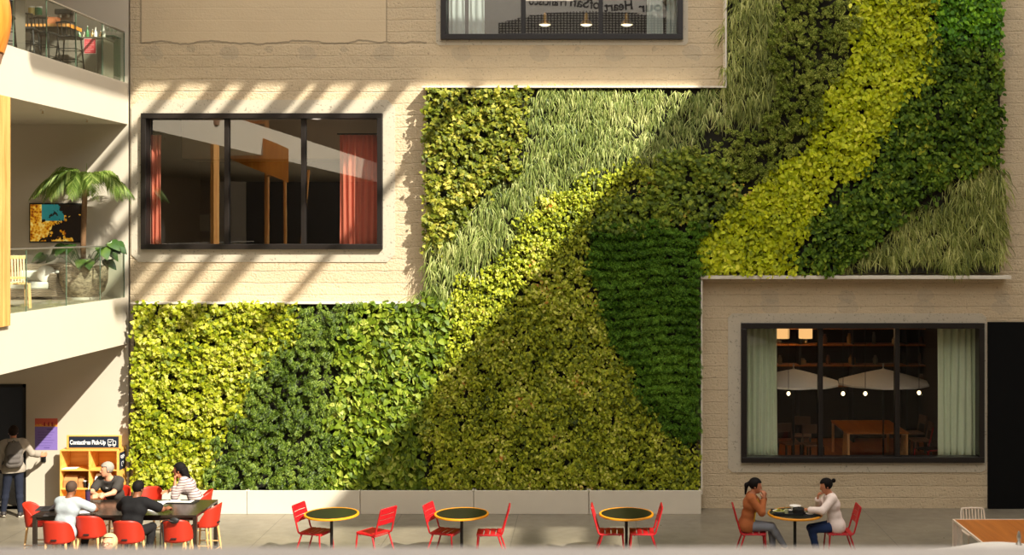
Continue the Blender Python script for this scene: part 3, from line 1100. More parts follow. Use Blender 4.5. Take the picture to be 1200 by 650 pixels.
# ------------------------------------------------------------------ stools with red shells
def make_stool():
    t = thing('counter_stool', (0, 0, 0), 'x', 'stool', 'red shell counter stools')
    H = .63
    # seat pan: a rounded dish that turns up into the wrap-round back
    nu, nv = 24, 8
    V, F = [], []
    for i in range(nv + 1):
        r = i / nv
        for k in range(nu):
            a = 2 * PI * k / nu
            c, s = math.cos(a), math.sin(a)
            q = (abs(c) ** 2.6 + abs(s) ** 2.6) ** (-1 / 2.6)
            V.append((.215 * r * c * q, .205 * r * s * q, H + .018 * r ** 3 - .012 * (1 - r)))
    for i in range(nv):
        for k in range(nu):
            l = (k + 1) % nu
            F.append((i * nu + k, (i + 1) * nu + k, (i + 1) * nu + l, i * nu + l))
    mb = MB().add(V, F)
    st = mb.build('seat', M['redshell'], t, smooth=60)
    m = st.modifiers.new('shell', 'SOLIDIFY')
    m.thickness = .016
    V, F = [], []
    na, nz = 25, 10
    for j in range(nz + 1):
        v = j / nz
        for i in range(na):
            u = -1 + 2 * i / (na - 1)
            a = u * math.radians(98)
            top = .355 * (1 - abs(u) ** 3.2 * .88)
            lift = .02 * (1 - abs(u))
            z = H + .005 + top * v - lift * (1 - v)
            flare = 1 + .05 * v
            cx, sy = math.sin(a), -math.cos(a)
            q = (abs(cx) ** 2.5 + abs(sy) ** 2.5) ** (-1 / 2.5)
            V.append((.217 * cx * q * flare, .207 * sy * q * flare - .05 * v * max(0, math.cos(a)), z))
    for j in range(nz):
        for i in range(na - 1):
            F.append((j * na + i, j * na + i + 1, (j + 1) * na + i + 1, (j + 1) * na + i))
    bk = MB().add(V, F).build('backrest', M['redshell'], t, smooth=60)
    m = bk.modifiers.new('shell', 'SOLIDIFY')
    m.thickness = .012
    MB().box(-.045, .045, -.237, -.215, H + .045, H + .068).build('handle_slot', M['black'], bk, bevel=.006)['label'] = 'dark slot handle in the back'
    for sx in (-1, 1):
        for sy in (-1, 1):
            MB().tube([(sx * .15, sy * .145, H - .01), (sx * .215, sy * .21, 0)], [.02, .014], 10).build('leg', M['legwood'], t, smooth=True)
    z = .24
    f = .15 + .065 * (H - z) / H
    g = .145 + .065 * (H - z) / H
    ft = MB()
    for a, b in (((-f, g), (f, g)), ((-f, -g), (f, -g))):
        ft.tube([(a[0], a[1], z), (b[0], b[1], z)], .009, 8)
    f2 = .15 + .065 * (H - z - .09) / H
    g2 = .145 + .065 * (H - z - .09) / H
    for s in (-1, 1):
        ft.tube([(s * f2, -g2, z + .09), (s * f2, g2, z + .09)], .009, 8)
    ft.build('footrest', M['legwood'], t, smooth=True)
    return t


stool0 = make_stool()
ST = [(70, 19.42, 0, 'red shell stool under the man in the white shirt'),
      (107.5, 19.78, 0, 'empty red shell stool pushed in between the two men seen from behind'),
      (152, 19.45, 0, 'red shell stool under the man in the black shirt'),
      (209, 19.52, 0, 'red shell stool with a black bag hung on its back'),
      (240.5, 20.45, 84, 'red shell stool at the right end of the dark table'),
      (47, 20.5, -88, 'red shell stool at the left end of the dark table'),
      (173, 21.55, 180, 'red shell stool on the far side, behind the paper held by the man in black'),
      (231, 21.48, 100, 'red shell stool under the woman in the striped blouse'),
      (136, 21.65, 180, 'red shell stool under the grey haired man')]
for i, (px, Y, a, lab) in enumerate(ST):
    c = stool0 if i == 0 else copy_tree(stool0)
    place(c, (XX(px, Y), Y, 0), D(a), lab)

# ------------------------------------------------------------------ the dark communal table
tx0, tx1, ty0, ty1, th = -8.88, -6.26, 19.88, 21.04, .92
ct = thing('communal_table', ((tx0 + tx1) / 2, (ty0 + ty1) / 2, 0), 'long dark counter height table with red stools around it', 'table')
w, d = (tx1 - tx0) / 2, (ty1 - ty0) / 2
MB().box(-w, w, -d, d, th - .04, th).build('tabletop', M['commtable'], ct, bevel=.004)
ap = MB()
ap.box(-w + .06, w - .06, -d + .03, -d + .05, th - .09, th - .04).box(-w + .06, w - .06, d - .05, d - .03, th - .09, th - .04)
ap.build('apron', M['commtable'], ct)
for sx in (-1, 1):
    for sy in (-1, 1):
        MB().box(sx * (w - .03) - .03, sx * (w - .03) + .03, sy * (d - .03) - .03, sy * (d - .03) + .03, 0, th - .04).build('leg', M['commtable'], ct, bevel=.003)


def on_table(px, py, z=th):
    Y = (EYE - z) * FPX / (py - CY)
    return Vector((XX(px, Y), Y, z))


def laptop(p, rz, lab, op=100):
    l = thing('laptop', p, lab, 'laptop', rz=rz)
    MB().box(-.16, .16, -.11, .11, 0, .014).build('base', simple('laptop_grey', S(64, 64, 66), .4, .4), l, bevel=.004)
    MB().box(-.14, .14, -.03, .09, .014, .016).build('keyboard', M['black'], l)
    a = math.radians(op)
    b = MB().box(-.16, .16, 0, .008, 0, .21)
    b.xf(Matrix.Translation((0, .11, .014)) @ Matrix.Rotation(a - PI / 2, 4, 'X').inverted())
    b.build('screen', M['blackmetal'], l)
    return l


laptop(on_table(52, 596) , D(-80), 'open dark laptop at the left end of the dark table', 172)
fl = thing('tablet_folder', on_table(212, 588), 'black folder with papers lying before the woman in the striped blouse', 'folder', rz=D(-4))
MB().box(-.27, .27, -.12, .12, 0, .012).build('cover', M['black'], fl, bevel=.004)
MB().box(-.2, .2, -.085, .085, .012, .016).build('paper_sheet', M['paper'], fl)
MB().box(-.02, .14, .02, .08, .016, .024).build('phone', M['blackmetal'], fl, bevel=.003)


def sheet(p, w, d, rz, lab, tilt=0, mat='paper'):
    mb = MB()
    n = 6
    for i in range(n):
        a, b = -d / 2 + d * i / n, -d / 2 + d * (i + 1) / n
        h = lambda y: .003 + .018 * math.sin((y / d + .5) * PI) * (1 if tilt else .15)
        mb.add([(-w / 2, a, h(a)), (w / 2, a, h(a) + .004), (w / 2, b, h(b) + .004), (-w / 2, b, h(b)),
                (-w / 2, a, h(a) + .002), (w / 2, a, h(a) + .006), (w / 2, b, h(b) + .006), (-w / 2, b, h(b) + .002)],
               [(3, 2, 1, 0), (4, 5, 6, 7), (0, 1, 5, 4), (1, 2, 6, 5), (2, 3, 7, 6), (3, 0, 4, 7)])
    mm = Matrix.Rotation(tilt, 4, 'X')
    mb.xf(mm)
    o = mb.build('paper_sheet', M[mat])
    o.location = p
    o.rotation_euler = (0, 0, rz)
    return tag(o, lab, 'paper')


sheet(on_table(96, 600), .3, .21, .1, 'white paper under the elbow of the man in the white shirt')
sheet(on_table(182, 597) + Vector((0, 0, .03)), .22, .3, -.6, 'white paper held up by the man in black', .5)
sheet(on_table(193, 589) , .14, .12, .5, 'crumpled white napkin left of the black folder', .35)
nb = thing('notebook', on_table(63, 603), 'dark closed notebook at the front edge of the table', 'notebook', rz=.2)
MB().box(-.14, .14, -.1, .1, 0, .014).build('cover', simple('notebook_cover', S(52, 48, 48), .6), nb, bevel=.003)
MB().box(-.135, .138, -.096, .096, .003, .011).build('pages', M['paper'], nb)
bt = thing('water_tumbler', on_table(103, 589), 'dark purple travel tumbler with white straw on the dark table', 'tumbler')
MB().lathe([(0, 0), (.033, 0), (.036, .01), (.042, .19), (.04, .2), (0, .2)], n=24).build('cup', simple('purple_tumbler', S(74, 52, 84), .3, .3), bt, smooth=True)
MB().lathe([(0, .2), (.043, .2), (.043, .215), (.036, .222), (0, .222)], n=24).build('lid', M['black'], bt, smooth=True)
MB().tube([(.01, 0, .22), (.02, .0, .33)], .005).build('straw', M['ceramic'], bt)

# bag strapped to the stool back
bg = thing('shoulder_bag', (XX(198, 19.4), 19.26, .5), 'black bag hanging from the back of the red stool', 'bag')
bgm = MB()
bgm.tube(arc_pts([(.22, -.02, .50), (.12, -.06, .47), (.05, -.06, .5), (-.06, -.04, .47), (-.08, -.03, .02), (-.05, -.03, -.1), (-.02, -.03, .04), (-.04, -.03, .44)], .06, 4), .011, 6)
bgm.build('strap', M['black'], bg, smooth=True)
q = MB().ell((.14, -.035, .485), (.075, .028, .05), 14, 8)
q.build('pouch', M['black'], bg, smooth=True)

# ------------------------------------------------------------------ pick-up shelf, sign, poster
YF, YB = 23.95, WALL - .085
sx0, sx1 = XX(70, YF), XX(138, YF)
sh = thing('pickup_shelf', ((sx0 + sx1) / 2, YF, 0), 'yellow plywood pigeonhole shelf for contactless pick-up against the white wall', 'shelf')
hw = (sx1 - sx0) / 2
zt, zm, zb_ = ZZ(527, YF), ZZ(551, YF), ZZ(573, YF)
t = .022
dp = YB - YF
for nm, b in (('side_panel', (-hw, -hw + t, 0, dp, 0, zt)), ('side_panel', (hw - t, hw, 0, dp, 0, zt)), ('top_panel', (-hw + t, hw - t, 0, dp, zt - t, zt)),
              ('shelf_board', (-hw + t, hw - t, 0, dp - .015, zm - t / 2, zm + t / 2)), ('shelf_board', (-hw + t, hw - t, 0, dp - .015, zb_ - t / 2, zb_ + t / 2)),
              ('shelf_board', (-hw + t, hw - t, 0, dp - .015, .08, .08 + t)), ('back_panel', (-hw + t, hw - t, dp - .015, dp, 0.08, zt - t))):
    MB().box(*b).build(nm, M['shelfwood'], sh, bevel=.002)
vx = XX(104.5, YF) - sh.location.x
MB().box(vx - t / 2, vx + t / 2, .0, dp - .015, zm + t / 2, zt - t).build('divider', M['shelfwood'], sh)
MB().box(vx - t / 2, vx + t / 2, .0, dp - .015, zb_ + t / 2, zm - t / 2).build('divider', M['shelfwood'], sh)


def text_obj(body, size, mat, name, parent, loc, rot=(PI / 2, 0, 0), bold=0.0, width=None, depth=.001, spacing=1.0, align='CENTER'):
    cu = bpy.data.curves.new('txt', 'FONT')
    cu.body = body
    cu.size = size
    cu.align_x = align
    cu.align_y = 'CENTER'
    cu.offset = bold
    cu.extrude = depth
    cu.space_character = spacing
    tmp = bpy.data.objects.new('txt', cu)
    COL.objects.link(tmp)
    dg = bpy.context.evaluated_depsgraph_get()
    dg.update()
    me = bpy.data.meshes.new_from_object(tmp.evaluated_get(dg))
    bpy.data.objects.remove(tmp)
    me.materials.clear()
    me.materials.append(mat)
    if width:
        xs = [v.co.x for v in me.vertices]
        k = width / (max(xs) - min(xs))
        for v in me.vertices:
            v.co.x *= k
    o = bpy.data.objects.new(name, me)
    COL.objects.link(o)
    o.parent = parent
    o.location = loc
    o.rotation_euler = rot
    return o


z0, z1 = ZZ(526.2, YF), ZZ(510.5, YF)
sg = thing('pickup_sign', (XX(108.5, YF), YF + .06, z0), 'navy Contactless Pick-Up sign with van symbol on the pickup shelf', 'sign')
sw = XX(141, YF) - XX(77, YF)
h = z1 - z0
MB().box(-sw / 2, sw / 2, 0, .04, 0, h).build('sign_frame', M['shelfwood'], sg, bevel=.002)
MB().box(-sw / 2 + .045, sw / 2 - .045, -.004, 0, .02, h - .02).build('sign_face', M['navy'], sg)
text_obj('Contactless Pick-Up', .115, M['signwhite'], 'lettering', sg, (-.115, -.006, h / 2 - .008), bold=.0035, width=.69)
vn = MB()
vx0 = .27
B = lambda a, b, c, d: vn.box(vx0 + a, vx0 + b, -.007, -.004, c, d)
e = .009
B(0, .105, .175, .175 + e); B(0, .105, .07, .07 + e); B(0, e, .07, .18); B(.105 - e, .105, .07, .18)
B(.105, .15, .145, .145 + e); B(.15, .15 + e, .07, .15); B(.105, .16, .07, .07 + e)
vn.bar((vx0 + .025, -.006, .14), (vx0 + .045, -.006, .115), .004, e)
vn.bar((vx0 + .045, -.006, .115), (vx0 + .08, -.006, .155), .004, e)
for cx in (.035, .125):
    for k in range(12):
        a, b = 2 * PI * k / 12, 2 * PI * (k + 1) / 12
        vn.bar((vx0 + cx + .02 * math.cos(a), -.0065, .065 + .02 * math.sin(a)), (vx0 + cx + .02 * math.cos(b), -.0065, .065 + .02 * math.sin(b)), .004, e)
vn.build('van_symbol', M['signwhite'], sg)
# dark notice on the right flank of the shelf
sd = thing('side_notice', (sx1 - .001, (YF + YB) / 2, ZZ(550, 24.1)), 'dark notice with white marks on the right flank of the pickup shelf', 'sign')
MB().box(0, .006, -.15, .15, 0, .33).build('panel', M['navy'], sd)
k = MB()
for zz, l in ((.26, .1), (.235, .1), (.21, .06)):
    k.box(.006, .008, -l, l, zz, zz + .012)
k.box(.006, .008, -.05, .05, .06, .07).box(.006, .008, -.05, -.04, .06, .15).box(.006, .008, .04, .05, .06, .15).box(.006, .008, -.05, .05, .14, .15)
k.build('white_mark', M['signwhite'], sd)
# things in the pigeonholes
s1 = sheet((XX(81, 24.05), 24.08, zm + t / 2 + .002), .3, .2, .1, 'white paper in the upper left pigeonhole')


def paper_bag(loc, w, d, h, lab, mat='kraft', rz=0):
    b = thing('takeaway_bag', loc, lab, 'bag', 'takeaway bags on the pickup shelf', rz=rz)
    V = [(-w, -d, 0), (w, -d, 0), (w, d, 0), (-w, d, 0), (-w * .98, -d, h * .6), (w * .98, -d, h * .6), (w * .98, d, h * .6), (-w * .98, d, h * .6),
         (-w * .9, -d * .25, h), (w * .92, -d * .25, h * .96), (w * .92, d * .25, h * .96), (-w * .9, d * .25, h)]
    F = [(3, 2, 1, 0)]
    for l in (0, 4):
        for i in range(4):
            j = (i + 1) % 4
            F.append((l + i, l + j, l + 4 + j, l + 4 + i))
    F.append((8, 9, 10, 11))
    MB().add(V, F).build('bag_body', M[mat], b, bevel=.004)
    MB().box(-w * .9, w * .9, -d * .3, -d * .2, h * .88, h * .97).build('fold', M[mat], b)
    return b


zl = zb_ + t / 2
paper_bag((XX(84, 24.1), 24.12, zl), .13, .1, .24, 'brown paper takeaway bag in the lower left pigeonhole, at its left')
paper_bag((XX(96, 24.1), 24.14, zl), .06, .08, .2, 'narrow brown takeaway bag in the lower left pigeonhole, beside the cup')
paper_bag((XX(119.5, 24.1), 24.12, zl), .12, .1, .26, 'white takeaway bag in the lower right pigeonhole', 'paper', .1)
cp = thing('takeaway_cup', (XX(100, 24.05), 24.06, zl), 'dark takeaway cup in the lower left pigeonhole', 'cup')
MB().lathe([(0, 0), (.03, 0), (.04, .12), (0, .12)], n=20).build('cup', M['black'], cp, smooth=True)
MB().lathe([(0, .12), (.043, .12), (.043, .13), (.034, .138), (0, .138)], n=20).build('lid', M['ceramic'], cp, smooth=True)
# poster
YP = WALL - .079
x0, x1, z0, z1 = XX(41, YP), XX(67.5, YP), ZZ(527, YP), ZZ(490, YP)
po = thing('wall_poster', ((x0 + x1) / 2, YP - .004, z0), 'purple and orange poster on the white wall left of the pickup sign', 'poster')
w, h = (x1 - x0) / 2, z1 - z0
MB().box(-w, w, 0, .004, 0, h * .76).build('lower_field', simple('purple_ink', S(128, 108, 178), .6, var=.05), po)
MB().box(-w, w, 0, .004, h * .76, h).build('upper_field', simple('orange_ink', S(204, 92, 72), .6, var=.1), po)
k = MB()
rr = random.Random(3)
for i in range(16):
    x = -w + 2 * w * i / 16
    k.box(x, x + 2 * w / 16, -.002, 0, h * .74, h * (.78 + .07 * rr.random()))
k.build('skyline', simple('amber_ink', S(228, 150, 60), .6, var=.5, scale=30), po)
k = MB()
for cx, cc in ((-.03, 0), (.05, 0), (.12, 0)):
    k.box(cx - .015, cx + .015, -.003, -.002, h * .76, h * .88)
k.build('figure_mark', simple('dark_red_ink', S(150, 30, 40), .6), po)
k = MB().box(w * .05, w * .6, -.002, 0, h * .64, h * .67)
for i in range(6):
    zz = h * (.56 - .085 * i)
    k.box(-w * .72, w * (.72 - .15 * (i % 3)), -.002, 0, zz, zz + h * .012)
k.box(-w * .2, w * .3, -.002, 0, h * .06, h * .085)
k.build('line_mark', simple('dark_purple_ink', S(92, 72, 142), .6), po)
# card reader at the door
rd = thing('card_reader', (XX(51.5, YP), YP, ZZ(541, YP)), 'small black card reader on the white wall under the poster', 'card reader')
MB().box(-.045, .045, -.03, .0, 0, .18).build('housing', M['black'], rd, bevel=.008)
MB().box(-.03, .03, -.033, -.03, .09, .15).build('screen', simple('reader_screen', S(40, 46, 52), .15), rd)
wb = thing('wall_button', (XX(39, YP), YP, ZZ(530.5, YP)), 'tiny dark button on the white wall left of the card reader', 'button')
MB().box(-.03, .03, -.008, .0, -.03, .03).build('plate', M['blackmetal'], wb, bevel=.003)
MB().lathe([(0, 0), (.014, 0), (.014, .006), (0, .008)], n=16).xf(Matrix.Translation((0, -.008, 0)) @ Matrix.Rotation(PI / 2, 4, 'X')).build('push_button', M['steel'], wb)

# ------------------------------------------------------------------ wire legged table and white chair, lower right
wx0, wx1, wy0, wy1, wz = XX(1117, 20.3), XX(1117, 20.3) + 1.55, 18.2, 20.35, .75
wt = thing('wire_leg_table', ((wx0 + wx1) / 2, (wy0 + wy1) / 2, 0), 'long wooden table with pale wire legs at the lower right', 'table')
w, d = (wx1 - wx0) / 2, (wy1 - wy0) / 2
MB().box(-w + .025, w - .025, -d + .025, d - .025, wz - .02, wz).build('tabletop', M['tablewood'], wt, bevel=.003)
M['offwhite'] = simple('offwhite_powder_coat', S(226, 208, 188), .4, var=.03)
k = MB()
k.box(-w, w, -d, -d + .028, wz - .035, wz + .002).box(-w, w, d - .028, d, wz - .035, wz + .002).box(-w, -w + .028, -d + .028, d - .028, wz - .035, wz + .002).box(w - .028, w, -d + .028, d - .028, wz - .035, wz + .002)
k.build('rim', M['offwhite'], wt, bevel=.004)
for sx in (-1, 1):
    for sy in (-1, 1):
        x, y = sx * (w - .028), sy * (d - .028)
        lg = MB().box(x - .028, x + .028, y - .028, y + .028, 0, wz - .035).build('leg', M['offwhite'], wt, bevel=.004)
    for sy in (-1, 1):
        for j in range(7):
            q = d - .12 - j * .055
            MB().tube([(sx * (w - .014), sy * q, wz - .03), (sx * (w - .014), sy * (q - .12 - .01 * j), .02)], .005, 6).build('wire', M['offwhite'], wt, smooth=True)
    MB().box(sx * (w - .014) - .014, sx * (w - .014) + .014, -d + .056, d - .056, 0, .022).build('floor_rail', M['offwhite'], wt)

wc = thing('white_slat_chair', (XX(1147, 20.62), 20.72, 0), 'white slatted chair behind the wire legged wooden table', 'chair', rz=PI)
k = MB()
for s in (-1, 1):
    k.tube(arc_pts([(s * .19, .2, .43), (s * .2, -.17, .43), (s * .195, -.24, .72), (s * .185, -.25, .79), (0, -.262, .795)], .05), .013)
k.build('frame', M['offwhite'], wc, smooth=True)
k = MB()
for i in range(7):
    x = -.15 + .05 * i
    k.tube([(x, -.175, .44), (x * 1.03, -.245, .7), (x * 1.03, -.258, .79)], .011, 8)
k.build('backrest', M['offwhite'], wc, smooth=True)
k = MB()
for i in range(7):
    y = -.15 + .055 * i
    k.box(-.19, .19, y - .02, y + .02, .432, .446)
k.build('seat', M['offwhite'], wc, bevel=.004)
for sx in (-1, 1):
    for sy in (-1, 1):
        MB().tube([(sx * .19, sy * .17, .43), (sx * .215, sy * .22 - .01, 0)], .012).build('leg', M['offwhite'], wc, smooth=True)

# parasol whose top shows at the lower right corner
M['canvas'] = simple('white_canvas', S(206, 200, 190), .8, var=.03, bump=.05)


def parasol(loc, R, H, rise, lab, rot=0.0, n=8, pm='offwhite'):
    p = thing('parasol', loc, lab, 'parasol', 'white parasols')
    V, F = [(0, 0, H)], []
    m = 6
    for j in range(1, m + 1):
        v = j / m
        for i in range(n * 4):
            a = 2 * PI * i / (n * 4) + rot
            u = (i % 4) / 4
            f = 1 - .07 * math.sin(PI * u) * v
            V.append((R * v * f * math.cos(a), R * v * f * math.sin(a), H - rise * v ** 1.15 - .02 * math.sin(PI * u) * v))
    q = n * 4
    for i in range(q):
        F.append((0, 1 + i, 1 + (i + 1) % q))
        for j in range(m - 1):
            a, b = 1 + j * q, 1 + (j + 1) * q
            F.append((a + i, b + i, b + (i + 1) % q, a + (i + 1) % q))
    V2 = []
    for i in range(q):
        x, y, z = V[1 + (m - 1) * q + i]
        V2.append((x, y, z - .04))
    b0 = len(V)
    V += V2
    a = 1 + (m - 1) * q
    for i in range(q):
        F.append((a + i, b0 + i, b0 + (i + 1) % q, a + (i + 1) % q))
    MB().add(V, F).build('canopy', M['canvas'], p, smooth=30)
    MB().lathe([(.02, 0.03), (.02, H - .01)], n=14).build('pole', M[pm], p, smooth=True)
    MB().lathe([(0, H - .01), (.03, H - .005), (.012, H + .03), (.022, H + .07), (.012, H + .11), (0, H + .13)], n=14).build('finial', M['steel'], p, smooth=True)
    for i in range(n):
        a = 2 * PI * i / n + rot
        MB().tube([(.025 * math.cos(a), .025 * math.sin(a), H - .05), (R * .97 * math.cos(a), R * .97 * math.sin(a), H - rise - .03)], .008, 6).build('rib', M['offwhite'], p)
    MB().box(-.22, .22, -.22, .22, 0, .05).build('base', M['blackmetal'], p, bevel=.01)
    return p


parasol((XX(1194, 11.9), 11.9, 0), 1.25, ZZ(637, 11.9), .3, 'white parasol whose top edges into the lower right corner')

# ------------------------------------------------------------------ people
class SDF:
    """rounded cones and ellipsoids blended into one continuous surface"""

    def __init__(self, vox=.009):
        self.p, self.cuts, self.vox = [], [], vox

    def cone(self, a, b, ra, rb, k=.03):
        self.p.append(('c', np.array(a, float), np.array(b, float), ra, rb, k))
        return self

    def ell(self, c, r, B=None, k=.02):
        self.p.append(('e', np.array(c, float), np.array(r, float), np.eye(3) if B is None else np.array(B, float), None, k))
        return self

    def cut(self, fn):
        self.cuts.append(fn)
        return self

    def mesh(self, name, mat, parent=None, smooth_it=1):
        lo = np.full(3, 1e9)
        hi = -lo
        bb = []
        for q in self.p:
            if q[0] == 'c':
                r = max(q[3], q[4])
                l, h = np.minimum(q[1], q[2]) - r, np.maximum(q[1], q[2]) + r
            else:
                r = q[2].max()
                l, h = q[1] - r, q[1] + r
            bb.append((l, h))
            lo, hi = np.minimum(lo, l), np.maximum(hi, h)
        v = self.vox
        lo = lo - 3 * v
        n = np.ceil((hi + 3 * v - lo) / v).astype(int) + 1
        F = np.full(n, .12, np.float32)
        ax = [lo[i] + v * np.arange(n[i]) for i in range(3)]
        for q, (l, h) in zip(self.p, bb):
            m = .06
            i0 = np.maximum(((l - m - lo) / v).astype(int), 0)
            i1 = np.minimum(((h + m - lo) / v).astype(int) + 2, n)
            sl = tuple(slice(a, b) for a, b in zip(i0, i1))
            g = np.stack(np.meshgrid(*[ax[i][sl[i]] for i in range(3)], indexing='ij'), -1)
            if q[0] == 'c':
                a, b = q[1], q[2]
                ba = b - a
                t = np.clip(((g - a) @ ba) / max(ba @ ba, 1e-9), 0, 1)
                d = np.linalg.norm(g - a - t[..., None] * ba, axis=-1) - (q[3] + (q[4] - q[3]) * t)
            else:
                e = (g - q[1]) @ q[3].T
                k0 = np.linalg.norm(e / q[2], axis=-1)
                k1 = np.linalg.norm(e / q[2] ** 2, axis=-1)
                d = k0 * (k0 - 1) / np.maximum(k1, 1e-6)
            k = q[5]
            f = F[sl]
            hh = np.clip(.5 + .5 * (f - d) / k, 0, 1)
            F[sl] = f + (d - f) * hh - k * hh * (1 - hh)
        if self.cuts:
            g = np.stack(np.meshgrid(*ax, indexing='ij'), -1)
            for c in self.cuts:
                F = np.maximum(F, c(g))
        # surface nets
        s = F < 0
        a = [slice(0, -1), slice(1, None)]
        corners = [(i, j, k) for i in (0, 1) for j in (0, 1) for k in (0, 1)]
        cnt = sum(s[a[i], a[j], a[k]].astype(np.int8) for i, j, k in corners)
        act = (cnt > 0) & (cnt < 8)
        idx = np.full(act.shape, -1, np.int64)
        idx[act] = np.arange(act.sum())
        base = np.argwhere(act)
        acc = np.zeros((len(base), 3))
        num = np.zeros(len(base))
        for c1 in corners:
            for d in range(3):
                if c1[d]:
                    continue
                c2 = list(c1)
                c2[d] = 1
                f1 = F[base[:, 0] + c1[0], base[:, 1] + c1[1], base[:, 2] + c1[2]]
                f2 = F[base[:, 0] + c2[0], base[:, 1] + c2[1], base[:, 2] + c2[2]]
                x = (f1 < 0) != (f2 < 0)
                t = np.where(x, f1 / np.where(f1 == f2, 1, f1 - f2), 0)
                p = np.array(c1, float)[None] + t[:, None] * np.eye(3)[d]
                acc += np.where(x[:, None], p, 0)
                num += x
        V = lo + v * (base + acc / np.maximum(num, 1)[:, None])
        Q = []
        for d in range(3):
            u, w_ = [(1, 2), (2, 0), (0, 1)][d]
            sh = [slice(1, -1)] * 3
            sh[d] = slice(0, -1)
            sh2 = list(sh)
            sh2[d] = slice(1, None)
            A, Bb = s[tuple(sh)], s[tuple(sh2)]
            for flip in (0, 1):
                m = (A & ~Bb) if not flip else (~A & Bb)
                e = np.argwhere(m)
                off_ = np.ones(3, int)
                off_[d] = 0
                e = e + off_
                o = []
                for du, dw in ((0, 0), (1, 0), (1, 1), (0, 1)):
                    c = e.copy()
                    c[:, u] -= 1 - du
                    c[:, w_] -= 1 - dw
                    o.append(idx[c[:, 0], c[:, 1], c[:, 2]])
                o = np.stack(o, 1)
                Q.append(o if not flip else o[:, ::-1])
        Q = np.concatenate(Q)
        Q = Q[(Q >= 0).all(1)]
        return np_mesh(name, V, Q, mat, parent)


nrmz = lambda v: np.array(v, float) / max(np.linalg.norm(v), 1e-9)


def ik(a, b, l1, l2, pole):
    """middle joint between a and b"""
    a, b = np.array(a, float), np.array(b, float)
    d = b - a
    L = np.linalg.norm(d)
    if L > (l1 + l2) * .999:
        b = a + d / L * (l1 + l2) * .999
        d = b - a
        L = np.linalg.norm(d)
    u = d / L
    x = (l1 * l1 - l2 * l2 + L * L) / (2 * L)
    h = math.sqrt(max(l1 * l1 - x * x, 0))
    p = np.array(pole, float)
    p = nrmz(p - (p @ u) * u)
    return a + u * x + p * h, b


def hand_into(s, wr, dirn, nrm, side, curl=.5):
    """palm, four unequal fingers and a thumb from the side of the palm"""
    f = nrmz(dirn)
    n = nrmz(np.array(nrm, float) - (np.array(nrm, float) @ f) * f)      # the way the palm faces
    lat = np.cross(f, n) * side                                          # towards the thumb
    wr = np.array(wr, float)
    for o in (-.024, -.008, .008, .024):
        s.cone(wr + f * .012 + lat * o * .6, wr + f * .088 + lat * o * 1.2, .017, .0145, .01)
    for o, L in ((.031, .072), (.0105, .08), (-.0105, .075), (-.031, .058)):
        b = wr + f * .09 + lat * o
        d1 = nrmz(f * math.cos(curl * .8) + n * math.sin(curl * .8) + lat * o * 2)
        m = b + d1 * L * .5
        d2 = nrmz(f * math.cos(curl * 1.9) + n * math.sin(curl * 1.9))
        s.cone(b, m, .0098, .009, .006)
        s.cone(m, m + d2 * L * .5, .009, .0078, .006)
    b = wr + f * .03 + lat * .03
    d = nrmz(f * .62 + lat * .7 + n * .35)
    s.cone(b, b + d * .038, .0125, .011, .01)
    s.cone(b + d * .038, b + d * .038 + nrmz(f * .9 + lat * .15 + n * .4) * .034, .011, .009, .006)


